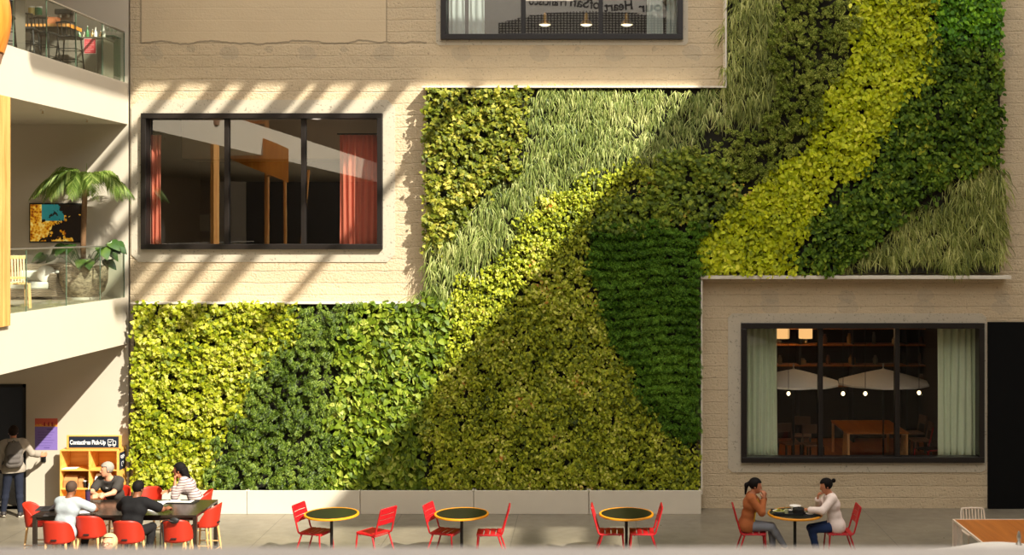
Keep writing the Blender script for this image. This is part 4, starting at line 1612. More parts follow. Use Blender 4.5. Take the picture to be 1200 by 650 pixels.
def make_person(loc, rz, label, pose, skin, hair, cloth, group=None, fem=False):
    """pose: joints in the person's own frame, facing +y, feet or seat measured from the floor"""
    J = {k: np.array(v, float) if isinstance(v, (tuple, list)) else v for k, v in pose.items()}
    pel, ch = J['pelvis'], J['chest']
    tw = J.get('twist', 0.0)
    rv = np.array([math.cos(tw), math.sin(tw), 0])
    up = nrmz(ch - pel)
    sw = .155 if fem else .178
    neck = ch + up * .16 + np.array(J.get('neck_off', (0, .01, 0)))
    shc = ch + up * .115
    shR, shL = shc + rv * sw, shc - rv * sw
    hyaw, hpit = J.get('head_yaw', 0.0), J.get('head_pitch', 0.0)
    hf = np.array([-math.sin(hyaw) * math.cos(hpit), math.cos(hyaw) * math.cos(hpit), math.sin(hpit)])
    hr = np.array([math.cos(hyaw), math.sin(hyaw), 0])
    hu = np.cross(hr, hf)
    head = neck + np.array(J.get('head_off', (0, .03, .155)))
    HB = np.stack([hr, hf, hu])
    hp = lambda x, y, z: head + hr * x + hf * y + hu * z
    hipR, hipL = pel + np.array([.085, 0, -.02]), pel + np.array([-.085, 0, -.02])
    ua, fa = .275, .245
    elR, wrR = ik(shR, J['wrR'], ua, fa, J.get('poleR', (.5, -.4, -1)))
    elL, wrL = ik(shL, J['wrL'], ua, fa, J.get('poleL', (-.5, -.4, -1)))
    knR, anR = ik(hipR, J['anR'], .42, .41, J.get('kpR', (.1, 1, .5)))
    knL, anL = ik(hipL, J['anL'], .42, .41, J.get('kpL', (-.1, 1, .5)))
    ftR, ftL = nrmz(J.get('footR', (.1, 1, -.12))), nrmz(J.get('footL', (-.1, 1, -.12)))
    k = .92 if fem else 1.0

    def torso(s, o, low=True):
        s.cone(hipL * .8 + hipR * .2, hipR * .8 + hipL * .2, (.105 if not fem else .112) + o, (.105 if not fem else .112) + o, .05)
        mid = pel * .5 + ch * .5 + np.array([0, .0, 0])
        s.cone(pel + up * .04 - rv * .045, pel + up * .04 + rv * .045, .105 * k + o, .105 * k + o, .05)
        s.cone(mid - rv * .05, mid + rv * .05, .098 * k + o, .098 * k + o, .05)
        s.cone(ch - rv * .075, ch + rv * .075, .108 * k + o, .108 * k + o, .05)
        s.cone(shc - rv * (sw - .05), shc + rv * (sw - .05), .068 * k + o, .068 * k + o, .05)
        if fem:
            fwd = np.cross(up, rv)
            for q in (-1, 1):
                s.ell(ch + rv * q * .07 + fwd * .075 - up * .01, (.06 + o, .06 + o, .065 + o), k=.04)

    def arm(s, sh, el, wr, o, frac):
        s.cone(sh, el, .052 * k + o, .042 * k + o, .03)
        if frac > 1:
            e = el + (wr - el) * (frac - 1)
            s.cone(el, e, .041 * k + o, .041 * k + (.029 - .041) * (frac - 1) + o, .02)

    def leg(s, hp_, kn, an, o, frac=1.0):
        s.cone(hp_, kn, .085 * k + o, .058 * k + o, .03)
        e = kn + (an - kn) * frac
        m = kn + (an - kn) * .3
        s.cone(kn, m, .056 * k + o, .055 * k + o, .02)
        s.cone(m, e, .055 * k + o, .055 * k + (.037 - .055) * (frac - .3) / .7 + o, .02)

    def foot(s, an, f, o):
        h = an - np.array([0, 0, .045])
        s.cone(h - f * .03, h + f * .15 + np.array([0, 0, -.008]), .036 + o, .03 + o, .02)
        s.cone(h - f * .035, an, .034 + o, .036 + o, .02)

    b = SDF(.0085)
    torso(b, 0)
    b.cone(shc, neck, .06 * k, .056 * k, .04)
    b.cone(neck - up * .02, head - hu * .04 - hf * .01, .056 * k, .052 * k, .03)
    for sh, el, wr in ((shR, elR, wrR), (shL, elL, wrL)):
        arm(b, sh, el, wr, 0, 2.0)
    hand_into(b, wrR, J.get('hdR', wrR - elR), J.get('hnR', (-1, 0, -.3)), J.get('hsR', 1), J.get('hcR', .5))
    hand_into(b, wrL, J.get('hdL', wrL - elL), J.get('hnL', (1, 0, -.3)), J.get('hsL', -1), J.get('hcL', .5))
    for hp_, kn, an, f in ((hipR, knR, anR, ftR), (hipL, knL, anL, ftL)):
        leg(b, hp_, kn, an, -.004)
        foot(b, an, f, -.004)
    # head: skull, face, jaw, nose, brow, lips, ears
    b.ell(hp(0, -.012, .03), (.074, .094, .09), HB, .02)
    b.ell(hp(0, .022, -.02), (.061, .07, .085), HB, .03)
    b.cone(hp(0, .055, -.085), hp(0, .05, -.07), .03, .034, .03)
    b.cone(hp(0, .086, .012), hp(0, .104, -.022), .009, .013, .012)
    b.ell(hp(.012, .094, -.026), (.009, .009, .007), HB, .008)
    b.ell(hp(-.012, .094, -.026), (.009, .009, .007), HB, .008)
    b.cone(hp(-.03, .078, .027), hp(.03, .078, .027), .009, .009, .012)
    b.cone(hp(-.018, .083, -.055), hp(.018, .083, -.055), .007, .007, .008)
    b.cone(hp(-.013, .082, -.066), hp(.013, .082, -.066), .007, .007, .006)
    for q in (-1, 1):
        b.ell(hp(q * .076, -.01, -.008), (.009, .018, .03), HB, .006)
    root = b.mesh('person', skin)
    root.location = loc
    root.rotation_euler = (0, 0, rz)
    tag(root, label, 'person', group)
    # eyes and lips
    for q in (-1, 1):
        MB().ell(hp(q * .03, .078, .006), (.011, .008, .007), 10, 6).build('eye', M['eye'], root, smooth=True)
    MB().tube([hp(-.02, .086, -.06), hp(0, .0915, -.0605), hp(.02, .086, -.06)], .0045, 6).build('mouth', M['lip'], root, smooth=True)
    # hair
    hs = SDF(.008)
    kind = hair['kind']
    th = hair.get('th', .013)
    hs.ell(hp(0, -.016, .034), (.078 + th, .098 + th, .092 + th), HB, .02)
    fr, br, nape = hair.get('front', .025), hair.get('brow', .068), hair.get('nape', -.075)

    def hcut(g):
        e = g - head
        fc, uc = e @ hf, e @ hu
        return np.maximum(np.minimum(fc - fr, br - uc), nape - uc)
    hs.cut(hcut)
    if kind == 'short':
        pass
    if 'mat' in hair:
        ho = hs.mesh('hair', hair['mat'], root)
        if kind in ('pony', 'bun', 'long'):
            x = SDF(.008)
            if kind == 'pony':
                x.cone(hp(0, -.11, .03), hp(0, -.15, -.02), .03, .036, .02)
                x.cone(hp(0, -.15, -.02), hp(0, -.14, -.17), .036, .014, .02)
            elif kind == 'bun':
                x.cone(hp(0, -.1, .035), hp(0, -.13, .045), .022, .022, .02)
                x.ell(hp(0, -.152, .05), (.036, .034, .036), HB)
            else:
                x.cone(hp(.0, -.1, .0), hp(.02, -.13, -.17), .055, .045, .03)
                x.cone(hp(.02, -.13, -.17), hp(.03, -.12, -.27), .045, .016, .02)
                x.cone(hp(-.05, -.07, 0), hp(-.02, -.11, -.14), .04, .04, .03)
                x.cone(hp(.05, -.07, 0), hp(.04, -.11, -.14), .04, .04, .03)
            x.mesh({'pony': 'ponytail', 'bun': 'hair_bun', 'long': 'long_hair'}[kind], hair['mat'], ho)
    # upper garment
    c = cloth
    s = SDF(.0095)
    o = c.get('o', .014)
    torso(s, o)
    s.cone(shc, neck - up * .03, .066 * k + o * .5, .058 * k + o, .04)
    for sh, el, wr in ((shR, elR, wrR), (shL, elL, wrL)):
        fr_ = c.get('sleeve', .62)
        if fr_ <= 1:
            s.cone(sh, sh + (el - sh) * fr_, .054 * k + o, .054 * k + o, .03)
        else:
            arm(s, sh, el, wr, o, fr_)
    if c.get('skirt'):      # hem that falls over the hips
        s.cone(hipL, hipR, .104 + o, .104 + o, .05)
    hem = c.get('hem', -.06)
    hz = pel + up * hem
    s.cut(lambda g: (hz - g) @ up)
    nk = neck - up * .005
    def ncut(g):
        e = g - nk
        a = e @ up
        return np.minimum(a, .082 - np.linalg.norm(e - a[..., None] * up, axis=-1))
    s.cut(ncut)
    top = s.mesh(c.get('name', 'shirt'), c['mat'], root)
    if c.get('inner'):
        s = SDF(.0095)
        fwd = np.cross(up, rv)
        torso(s, o + .01)
        s.cut(lambda g: np.abs((g - ch) @ rv) - .095)
        s.cut(lambda g: .05 - (g - ch) @ fwd)
        s.cut(lambda g: (pel + up * .0 - g) @ up)
        s.cut(lambda g: (g - (neck - up * .06)) @ up)
        s.mesh('inner_top', c['inner'], root)['label'] = 'yellow top under the jacket'
    if c.get('collar'):
        s = SDF(.008)
        for i in range(14):
            a, a2 = 2 * PI * i / 14, 2 * PI * (i + 1) / 14
            P = lambda t: neck - up * .012 + rv * math.cos(t) * .064 + np.cross(up, rv) * math.sin(t) * .064
            s.cone(P(a), P(a2), .013, .013, .006)
        s.mesh('collar', c['collar'], root)
    if c.get('hood'):
        s = SDF(.009)
        bk = -np.cross(up, rv)
        s.cone(neck + bk * .07 + rv * .07, neck + bk * .07 - rv * .07, .05, .05, .03)
        s.cone(neck + bk * .08, neck + bk * .1 - up * .12, .06, .035, .03)
        s.cone(neck + rv * .09 + bk * .02, neck + rv * .05 - bk * .08 - up * .03, .035, .03, .03)
        s.cone(neck - rv * .09 + bk * .02, neck - rv * .05 - bk * .08 - up * .03, .035, .03, .03)
        s.mesh('hood', c['mat'], root)
    # trousers
    s = SDF(.0095)
    o = .011
    s.cone(hipL, hipR, .103 * (1.06 if fem else 1) + o, .103 * (1.06 if fem else 1) + o, .05)
    s.cone(pel + up * .02 - rv * .05, pel + up * .02 + rv * .05, .106 + o, .106 + o, .04)
    wide = c.get('wide', 0)
    for hp_, kn, an in ((hipR, knR, anR), (hipL, knL, anL)):
        leg(s, hp_, kn, an, o, .97 if not wide else .9)
        if wide:
            s.cone(kn, kn + (an - kn) * .9, .056 + o, .06 + o + wide, .02)
    wz = pel + up * .11
    s.cut(lambda g: np.minimum((g - wz) @ up, .2 - np.linalg.norm((g - pel)[..., :2], axis=-1)))
    s.mesh('trousers', c['legs'], root)
    # shoes
    for an, f in ((anR, ftR), (anL, ftL)):
        s = SDF(.008)
        foot(s, an, f, .007)
        s.cut(lambda g: (g - (an + np.array([0, 0, .01]))) @ np.array([0, 0, 1.0]))
        sole = an[2] - .086
        sho = s.mesh('shoe', c['shoes'], root)
        h = an - np.array([0, 0, .045])
        lt = np.cross(f, (0, 0, 1.0))
        mb = MB()
        ring = []
        for q in range(16):
            a = 2 * PI * q / 16
            ring.append(h + f * (.058 + .135 * math.cos(a)) + lt * .045 * math.sin(a) + np.array([0, 0, (.012 * 0)]))
        zc = -.032
        drop = f[2] / max(np.linalg.norm(f[:2]), .2)
        vs = [tuple(p + np.array([0, 0, zc - .012])) for p in ring] + [tuple(p + np.array([0, 0, zc + .01])) for p in ring]
        fs = [tuple(range(15, -1, -1)), tuple(range(16, 32))] + [(i, (i + 1) % 16, 16 + (i + 1) % 16, 16 + i) for i in range(16)]
        mb.add(vs, fs).build('sole', c.get('sole', M['offwhite']), sho)
    return root, dict(shR=shR, shL=shL, neck=neck, ch=ch, up=up, rv=rv, head=head, hf=hf, hr=hr, hu=hu, pel=pel, hp=hp, wrR=wrR, wrL=wrL)


def cloth(name, c, stripes=None):
    t = NT(name)
    co = t.coord()
    f = t.noise(co, 7, 4, .6)
    col = t.mix(f, tuple(x * .86 for x in c[:3]) + (1,), tuple(min(1, x * 1.1) for x in c[:3]) + (1,))
    if stripes:
        sep = t.n('ShaderNodeSeparateXYZ')
        t.l(co, sep.inputs[0])
        w_ = t.math('LESS_THAN', t.math('FRACT', t.math('DIVIDE', t.math('ADD', sep.outputs['Z'], t.math('MULTIPLY', f, .02)), .045)), .32)
        col = t.mix(w_, col, stripes)
    return t.done(t.pbsdf(col, .88, bump=t.noise(co, 16, 3), bstr=.35, bdist=.02, spec=.2))


def skinmat(name, c):
    return simple(name, c, .5, var=.06, scale=12, spec=.35)


M['eye'] = simple('dark_eye', S(24, 18, 16), .2)
M['lip'] = simple('lip', S(150, 84, 74), .5)
SK1, SK2, SK3, SK4 = skinmat('tan_skin', S(182, 118, 84)), skinmat('light_skin', S(214, 152, 118)), skinmat('brown_skin', S(128, 80, 54)), skinmat('warm_skin', S(196, 130, 96))
HB1, HB2, HG, HBL = simple('black_hair', S(18, 14, 12), .75, var=.3, scale=60, spec=.15), simple('dark_brown_hair', S(36, 25, 18), .75, var=.3, scale=60, spec=.15), simple('grey_hair', S(146, 138, 126), .75, var=.3, scale=60), simple('blond_grey_hair', S(186, 166, 122), .6, var=.2, scale=60)
HB3 = simple('cropped_brown_hair', S(66, 46, 32), .8, var=.2, scale=60)
CW = cloth('pale_blue_shirt', S(160, 168, 170))
CD = cloth('charcoal_polo', S(62, 58, 54))
CB = cloth('black_tee', S(24, 23, 24))
CS = cloth('striped_blouse', S(186, 172, 166), S(120, 96, 96))
CR = cloth('brown_jacket', S(160, 92, 52))
CWJ = cloth('white_jacket', S(232, 214, 204))
CH_ = cloth('light_grey_hoodie', S(158, 148, 134))
JG = cloth('grey_jeans', S(124, 126, 132))
JB = cloth('blue_jeans', S(38, 54, 92))
JD = cloth('dark_navy_jeans', S(36, 40, 54))
JK = cloth('black_trousers', S(30, 28, 28))
SHD, SHW = simple('dark_shoe', S(44, 38, 36), .6), simple('pale_shoe', S(220, 196, 160), .6)
CYE = cloth('yellow_top', S(222, 178, 40))
CGR = cloth('grey_top', S(150, 142, 132))


def seated(h, lean=.06, twist=0.0, up=.4, **kw):
    d = dict(pelvis=(0, -.03, h + .105), chest=(0, -.03 + lean, h + .105 + .33), twist=twist)
    d.update(kw)
    return d


# 1 the man in the white shirt, seen from behind, forearms on the table
H = .63
hz = th + .055
make_person((XX(73.5, 19.5), 19.56, 0), D(-12), 'man in pale short sleeved shirt seen from behind on red stool',
            seated(H, .11, wrL=(-.16, .60, hz), wrR=(.24, .50, hz), poleR=(1, -.1, -.3), poleL=(-1, -.1, -.3), anL=(-.17, .24, .33), anR=(.13, .3, .33), hdL=(.4, 1, 0), hdR=(-.8, .5, 0), hnL=(0, 0, -1), hnR=(0, 0, -1), hcL=.25, hcR=.25,
                   head_yaw=.15, head_pitch=-.25, head_off=(0, .045, .15)), SK3, dict(kind='short', mat=HB3, th=.006, nape=-.06), dict(mat=CW, sleeve=.78, legs=JK, shoes=SHD, o=.02, hem=-.11, skirt=1, sole=SHD))
# 2 the grey haired man beyond the table
r2, j2 = make_person((XX(138, 21.62), 21.56, 0), D(174), 'grey haired man in charcoal polo leaning on table with clasped hands',
                     seated(H + .02, .2, wrL=(.0, .62, hz + .01), wrR=(.03, .60, hz + .035), poleR=(1, -.2, -.35), poleL=(-1, -.2, -.35), anL=(-.17, .3, .33), anR=(.17, .3, .33), hdL=(.9, .4, .1), hdR=(-.9, .4, .0), hnL=(.2, -.6, -.5), hnR=(0, -.6, -.5), hcL=1.0, hcR=1.0,
                            head_yaw=-.85, head_pitch=-.05, head_off=(.02, .05, .16)), SK2, dict(kind='short', mat=HG, th=.014, nape=-.06, front=.02), dict(mat=CD, sleeve=.62, legs=JK, shoes=SHD, o=.018, collar=CD))
lg = MB()
fw = np.cross(j2['up'], j2['rv'])
for i, hh in enumerate((.012, .02, .028)):
    p0 = j2['ch'] + fw * .132 + j2['rv'] * (.005 + .014 * i) + j2['up'] * .05
    lg.bar(p0, p0 + j2['up'] * hh - j2['rv'] * .01, .008, .006)
lg.build('chest_emblem', M['signwhite'], r2)
# 3 the man in the black shirt, seen from behind, holding a sheet
make_person((XX(152, 19.5), 19.56, 0), D(-12), 'man in black shirt seen from behind on red stool holding white paper',
            seated(H, .12, wrL=(-.26, .48, hz), wrR=(.3, .5, hz + .02), poleR=(1, -.2, -.3), poleL=(-1, -.2, -.3), anL=(-.3, .3, .33), anR=(.12, .3, .33), kpL=(-.7, 1, .4), hdL=(.8, .6, 0), hdR=(.2, .8, .1), hnL=(0, 0, -1), hnR=(-.3, 0, -1), hcR=.9, hcL=.3,
                   head_yaw=-.1, head_pitch=-.35, head_off=(0, .05, .15)), SK3, dict(kind='short', mat=HB1, th=.01), dict(mat=CB, sleeve=.75, legs=JK, shoes=SHD, o=.024, hem=-.13, skirt=1, collar=M['ceramic'], sole=SHD))
# 4 the woman in the striped blouse, chin on hand
make_person((XX(232, 21.45), 21.48, 0), D(100), 'woman with dark hair in striped blouse resting chin on hand',
            seated(H, .2, wrL=(-.12, .37, 1.16), wrR=(.1, .5, hz), poleL=(-.2, .55, -1), poleR=(1, -.2, -.3), anL=(-.1, .3, .33), anR=(.16, .3, .33), hdL=(.55, .1, .6), hnL=(.2, -1, .3), hdR=(-.7, .7, 0), hnR=(0, 0, -1), hcL=1.2, hcR=.3,
                   head_yaw=-.15, head_pitch=-.1, head_off=(0, .06, .14)), SK1, dict(kind='long', mat=HB1, th=.014), dict(mat=CS, name='blouse', sleeve=1.55, legs=JK, shoes=SHD, o=.024, hem=-.13, skirt=1), fem=True)
# 5 the man at the door with a backpack
r5, j5 = make_person((XX(16, 23.7), 23.7, 0), D(32), 'person in grey hoodie with backpack standing at the dark doorway, tapping the card reader',
                     dict(pelvis=(0, 0, .94), chest=(0, .02, 1.3), twist=-.1, wrR=(.5, .2, 1.1), poleR=(.2, -.3, -1), wrL=(-.28, .06, .86), poleL=(-.6, -.6, 0), anR=(.12, .02, .09), anL=(-.16, .16, .09), kpR=(0, 1, 0), kpL=(0, 1, 0), footR=(.5, 1, -.1), footL=(0, 1, -.1),
                          hdR=(.9, .4, .1), hnR=(-.4, .8, -.2), hnL=(1, 0, 0), hcR=.3, hcL=.6, head_yaw=-.05, head_pitch=-.08), SK4, dict(kind='short', mat=HB2, th=.014), dict(mat=CH_, name='hoodie', sleeve=1.7, legs=JD, shoes=SHD, o=.022, hem=-.08, skirt=1, hood=1))
bk_, up_, rv_ = -np.cross(j5['up'], j5['rv']), j5['up'], j5['rv']
s = SDF(.01)
c0 = j5['ch'] + bk_ * .2
for a, b_, r in ((-.02, .1, .1), (-.16, -.02, .105), (-.24, -.16, .1)):
    s.cone(c0 + up_ * a - rv_ * .06, c0 + up_ * a + rv_ * .06, r, r, .04)
s.cone(c0 + up_ * .07 - rv_ * .04, c0 + up_ * .07 + rv_ * .04, .085, .085, .05)
bp = s.mesh('backpack', cloth('grey_backpack', S(104, 98, 92)))
bp.matrix_world = r5.matrix_basis.copy()
bp.location, bp.rotation_euler = r5.location.copy(), r5.rotation_euler.copy()
tag(bp, 'grey backpack on the back of the person at the doorway', 'backpack')
s = SDF(.009)
for a in (-.2, -.12):
    s.cone(c0 + bk_ * .075 + up_ * a - rv_ * .06, c0 + bk_ * .075 + up_ * a + rv_ * .06, .055, .055, .03)
s.mesh('front_pocket', cloth('grey_backpack_pocket', S(92, 86, 82)), bp)
for q in (-1, 1):
    pts = [c0 + up_ * .12 + rv_ * q * .07 - bk_ * .03, j5['neck'] + rv_ * q * .095 - up_ * .0 + bk_ * .02, j5['neck'] + rv_ * q * .105 - bk_ * .07 - up_ * .05, j5['ch'] + rv_ * q * .13 - bk_ * .142, j5['ch'] + rv_ * q * .16 - bk_ * .1 - up_ * .15, c0 - up_ * .22 + rv_ * q * .12 - bk_ * .06]
    pts = arc_pts([tuple(p) for p in pts], .06, 4)
    MB().tube(pts, .016, 8).build('shoulder_strap', bp.data.materials[0], bp, smooth=True)
MB().tube([tuple(c0 + up_ * .15 - rv_ * .03), tuple(c0 + up_ * .19), tuple(c0 + up_ * .15 + rv_ * .03)], .008, 6).build('carry_loop', M['black'], bp, smooth=True)
# 6 the fair haired person whose head shows above the parapet
r6, j6 = make_person((XX(130.5, 15.85), 15.85, .0), D(172), 'fair haired person with glasses, only the head showing above the parapet',
                     dict(pelvis=(0, 0, .86), chest=(0, .02, 1.17), wrR=(.25, .1, .78), wrL=(-.25, .1, .78), anR=(.1, .05, .09), anL=(-.1, -.05, .09), kpR=(0, 1, 0), kpL=(0, 1, 0), hnR=(-1, 0, 0), hnL=(1, 0, 0), head_pitch=.3, head_yaw=.1), SK2,
                     dict(kind='short', mat=HBL, th=.02, nape=-.06, front=.035, brow=.088), dict(mat=CGR, sleeve=1.8, legs=JK, shoes=SHD), fem=True)
g6 = MB()
for q in (-1, 1):
    pts = [tuple(j6['hp'](q * .034 + .024 * math.cos(a), .1, .004 + .018 * math.sin(a))) for a in [2 * PI * i / 14 for i in range(14)]]
    g6.tube(pts, .0022, 5, closed=True)
    g6.tube([tuple(j6['hp'](q * .058, .098, .008)), tuple(j6['hp'](q * .082, .0, .008))], .0022, 5)
g6.tube([tuple(j6['hp'](-.012, .1, .008)), tuple(j6['hp'](.012, .1, .008))], .0022, 5)
g6 = g6.build('spectacles', M['blackmetal'])
g6.location, g6.rotation_euler = r6.location.copy(), r6.rotation_euler.copy()
tag(g6, 'thin dark spectacles worn by the fair haired person', 'glasses')
# 7 the woman in the brown jacket, legs crossed, hands to her mouth
make_person((XX(879, TY), TY, 0), D(-96), 'woman in brown jacket with ponytail and crossed legs eating at the round table',
            dict(pelvis=(0, -.06, .56), chest=(0, .0, .90), twist=0, wrR=(.06, .22, .99), wrL=(-.05, .24, 1.0), poleR=(.8, -.1, -1), poleL=(-.8, -.1, -1), hdR=(-.2, .1, 1), hdL=(.25, .1, 1), hnR=(-.6, -.8, 0), hnL=(.6, -.8, 0), hcR=.8, hcL=.8,
                 anL=(-.03, .38, .11), kpL=(-.1, 1, .6), anR=(.04, .58, .2), kpR=(.1, 1, .55), footR=(0, 1, -.5), footL=(0, 1, -.1), head_pitch=-.2, head_off=(0, .055, .145)), SK1,
            dict(kind='pony', mat=HB1, th=.013), dict(mat=CR, name='jacket', sleeve=1.85, legs=JG, shoes=SHW, o=.022, hem=-.1, skirt=1, inner=CYE), fem=True)
# 8 the woman in the white jacket
make_person((XX(976.5, TY), TY, 0), D(90), 'woman in white jacket with hair bun eating at the round table',
            dict(pelvis=(0, -.05, .56), chest=(0, .02, .90), twist=0, wrR=(.06, .25, .97), wrL=(-.1, .42, .825), poleR=(.9, -.1, -1), poleL=(-1, -.4, -.4), hdR=(-.2, -.15, 1), hnR=(-.3, -1, 0), hdL=(.3, 1, -.05), hnL=(0, 0, -1), hcR=1.0, hcL=.4,
                 anL=(-.09, .3, .09), anR=(.1, .24, .09), kpL=(0, 1, .7), kpR=(0, 1, .7), head_pitch=-.3, head_off=(0, .06, .14)), SK1,
            dict(kind='bun', mat=HB1, th=.012), dict(mat=CWJ, name='jacket', sleeve=1.9, legs=JB, shoes=SHD, o=.024, hem=-.12, skirt=1), fem=True)

# ------------------------------------------------------------------ left galleries
GX = FX - .06
zmid, zup = ZZ(348), ZZ(98)


def railing(name, z, seams_y, lab, top):
    r = thing(name, (GX, 20, z), lab, 'railing')
    inv = Matrix.Translation((-GX, -20, -z))
    ys = seams_y
    for i in range(len(ys) - 1):
        MB().box(GX - .006, GX + .006, ys[i] + .008, ys[i + 1] - .008, z + .0, z + top - .0).xf(inv).build('glass_panel', M['rail'], r)
    MB().box(GX - .022, GX + .022, ys[0], ys[-1], z + top, z + top + .028).xf(inv).build('handrail', M['steel'], r, bevel=.006)
    for y in ys:
        MB().box(GX - .007, GX + .007, y - .008, y + .008, z, z + top).xf(inv).build('panel_edge', M['railedge'], r)
    return r


ysm = [15.4, 16.8, 18.2, 20.15, 21.7, 23.2, WALL - .1]
railing('glass_balustrade', zmid, ysm, 'glass balustrade of the middle gallery, beside the palm', 1.0)
railing('glass_balustrade', zup, [19.7, 20.9, 22.1, 23.3, WALL - .1], 'glass balustrade of the upper gallery in front of the bar', .98)

# palm in a wide rough pot
pc = Vector((XX(99, 23.75), 23.72, zmid))
pt = thing('stone_pot', pc, 'wide rough stone pot holding the palm in the middle gallery', 'pot')
MB().lathe([(0, 0), (.30, 0), (.32, .05), (0, .05)], n=36).build('saucer', M['ceramic'], pt, smooth=True)
rough = NT('rough_stone_pot')
_f = rough.noise(rough.mapping(rough.coord(), (1, 1, 2)), 9, 5, .7)
M['roughpot'] = rough.done(rough.pbsdf(rough.ramp(_f, [(.35, S(92, 80, 64)), (.65, S(196, 176, 148))]), .95, bump=_f, bstr=1, bdist=.05))
MB().lathe([(0, .05), (.26, .05), (.37, .16), (.43, .34), (.44, .6), (.42, .64), (.385, .62), (.385, .56), (0, .56)], n=40).build('bowl', M['roughpot'], pt, smooth=True)
MB().lathe([(0, .562), (.38, .562), (0, .59)], n=24).build('soil', M['soil'], pt)

pl = thing('palm', pc + Vector((0, 0, .595)), 'arching green palm in the stone pot of the middle gallery', 'palm')
M['trunk'] = simple('palm_trunk', S(112, 82, 52), .9, var=.35, scale=30, bump=.6)
M['frond'] = leaf_mat('palm_frond', [(0, S(62, 84, 26)), (.5, S(108, 134, 52)), (1, S(172, 184, 104))], trans=.25)
crown = Vector((.02, 0, ZZ(222, 23.72) - pl.location.z))
tk = [Vector((0, 0, 0)), Vector((-.02, .01, .4)), Vector((.0, 0, .85)), crown]
MB().tube(arc_pts(tk, .3, 5), .05, 12).build('trunk', M['trunk'], pl, smooth=True)
rr = np.random.default_rng(8)
fr_spec = [(-172, .95, .5), (-150, 1.0, .6), (-120, .8, .9), (168, .95, .75), (140, .6, .9), (6, .95, .55), (-22, 1.0, .62), (-55, .85, .8), (30, .7, .85), (95, .35, 1.0), (-90, .7, .95), (-165, .75, 1.0), (-8, .7, 1.0), (-140, .7, .5), (160, .8, 1.1), (20, .85, .9), (-105, .5, .8)]
for a, L, rise in fr_spec:
    a = math.radians(a)
    dx = Vector((math.cos(a), math.sin(a), 0))
    lat = Vector((-math.sin(a), math.cos(a), 0))
    n = 22
    pts = []
    for i in range(n + 1):
        t = i / n
        pts.append(crown + dx * (L * (t * .95)) + Vector((0, 0, rise * (2.1 * t - 2.35 * t * t) * L)))
    mb = MB().tube(pts, [.012 * (1 - .8 * i / n) for i in range(n + 1)], 5)
    for i in range(3, n + 1):
        for s_ in (-1, 1):
            for h in (0, .5):
                t = (i - h) / n
                p = pts[i - 1].lerp(pts[i], 1 - h)
                tan = (pts[i] - pts[i - 1]).normalized()
                l = (.40 * math.sin(PI * min(1, t * .85 + .12)) + .05) * (.85 + .3 * rr.random())
                d = (tan * .75 + lat * s_ * .75 + Vector((0, 0, -.12))).normalized()
                wdt = tan * .013
                m = p + d * l * .5 + Vector((0, 0, -l * .06))
                e = p + d * l * .85 + Vector((0, 0, -l * .5))
                mb.add([p - wdt * .4, p + wdt * .4, m + wdt, m - wdt, e], [(0, 1, 2, 3), (3, 2, 4)])
    mb.build('frond', M['frond'], pl)
MB().tube([crown, crown + Vector((.03, 0, .3)), crown + Vector((.035, 0, .5))], [.014, .01, .003], 6).build('spear_leaf', M['frond'], pl, smooth=True)

ph = thing('broad_leaf_plant', pc + Vector((0, 0, .597)), 'dark broad leaved plant growing round the foot of the palm', 'plant')
M['broad'] = leaf_mat('broad_dark_leaf', [(0, S(26, 46, 20)), (.6, S(54, 84, 34)), (1, S(126, 146, 50))], trans=.12, spec=.6, rough=.3)
T, F = leaf_tpl('heart')
for i in range(22):
    a = 2 * PI * (i * .382) + .3
    L = .28 + .34 * rr.random()
    hh = .12 + .38 * rr.random()
    base = Vector((.12 * math.cos(a), .12 * math.sin(a), 0))
    tip = Vector(((.12 + L) * math.cos(a), (.12 + L) * math.sin(a) * .55 - .05, hh))
    MB().tube([base, base.lerp(tip, .5) + Vector((0, 0, .1)), tip], .007, 5).build('stem', M['broad'], ph, smooth=True)
    dn = np.array([[math.cos(a), math.sin(a) * .5 - .25, -.35 - .3 * rr.random()]])
    nr = np.array([[rr.normal(0, .3), -.5, .8]])
    B = rot_basis(dn, nr)
    V = np.einsum('nij,kj->nki', B, T)[0] * (.2 + .15 * rr.random()) + np.array(tip)
    np_mesh('leaf', V, F, M['broad'], ph, smooth=False)

# screen on the end wall
sx0, sx1, sz0, sz1 = XX(35, 24.4), XX(97, 24.4), ZZ(284, 24.4), ZZ(238, 24.4)
sc_ = thing('wall_screen', ((sx0 + sx1) / 2, WALL - .083, sz0), 'dark framed picture screen glowing teal and yellow behind the palm', 'screen')
w, h = (sx1 - sx0) / 2, sz1 - sz0
MB().box(-w, w, -.05, 0, 0, h).build('casing', M['black'], sc_, bevel=.006)
t = NT('screen_picture')
co = t.coord()
vo = t.n('ShaderNodeTexVoronoi')
vo.inputs['Scale'].default_value = 22
t.l(co, vo.inputs['Vector'])
sep = t.n('ShaderNodeSeparateXYZ')
t.l(co, sep.inputs[0])
f = t.math('ADD', t.math('MULTIPLY', vo.outputs['Distance'], .3), t.math('MULTIPLY', t.noise(co, 7, 5), .75))
warm = t.ramp(f, [(.25, S(24, 14, 10)), (.42, S(150, 70, 14)), (.55, S(230, 160, 30)), (.75, S(255, 225, 120))])
teal = t.mix(t.noise(co, 3), S(20, 90, 90), S(60, 150, 140))
skyf = t.math('MULTIPLY', t.math('GREATER_THAN', sep.outputs['Z'], h * .55), t.math('LESS_THAN', t.math('ABSOLUTE', t.math('ADD', sep.outputs['X'], .05)), .22))
drk = t.math('LESS_THAN', t.math('SUBTRACT', t.noise(co, 5, 4), t.math('MULTIPLY', sep.outputs['X'], .35)), .5)
pic = t.mix(drk, t.mix(skyf, warm, teal), S(30, 22, 16))
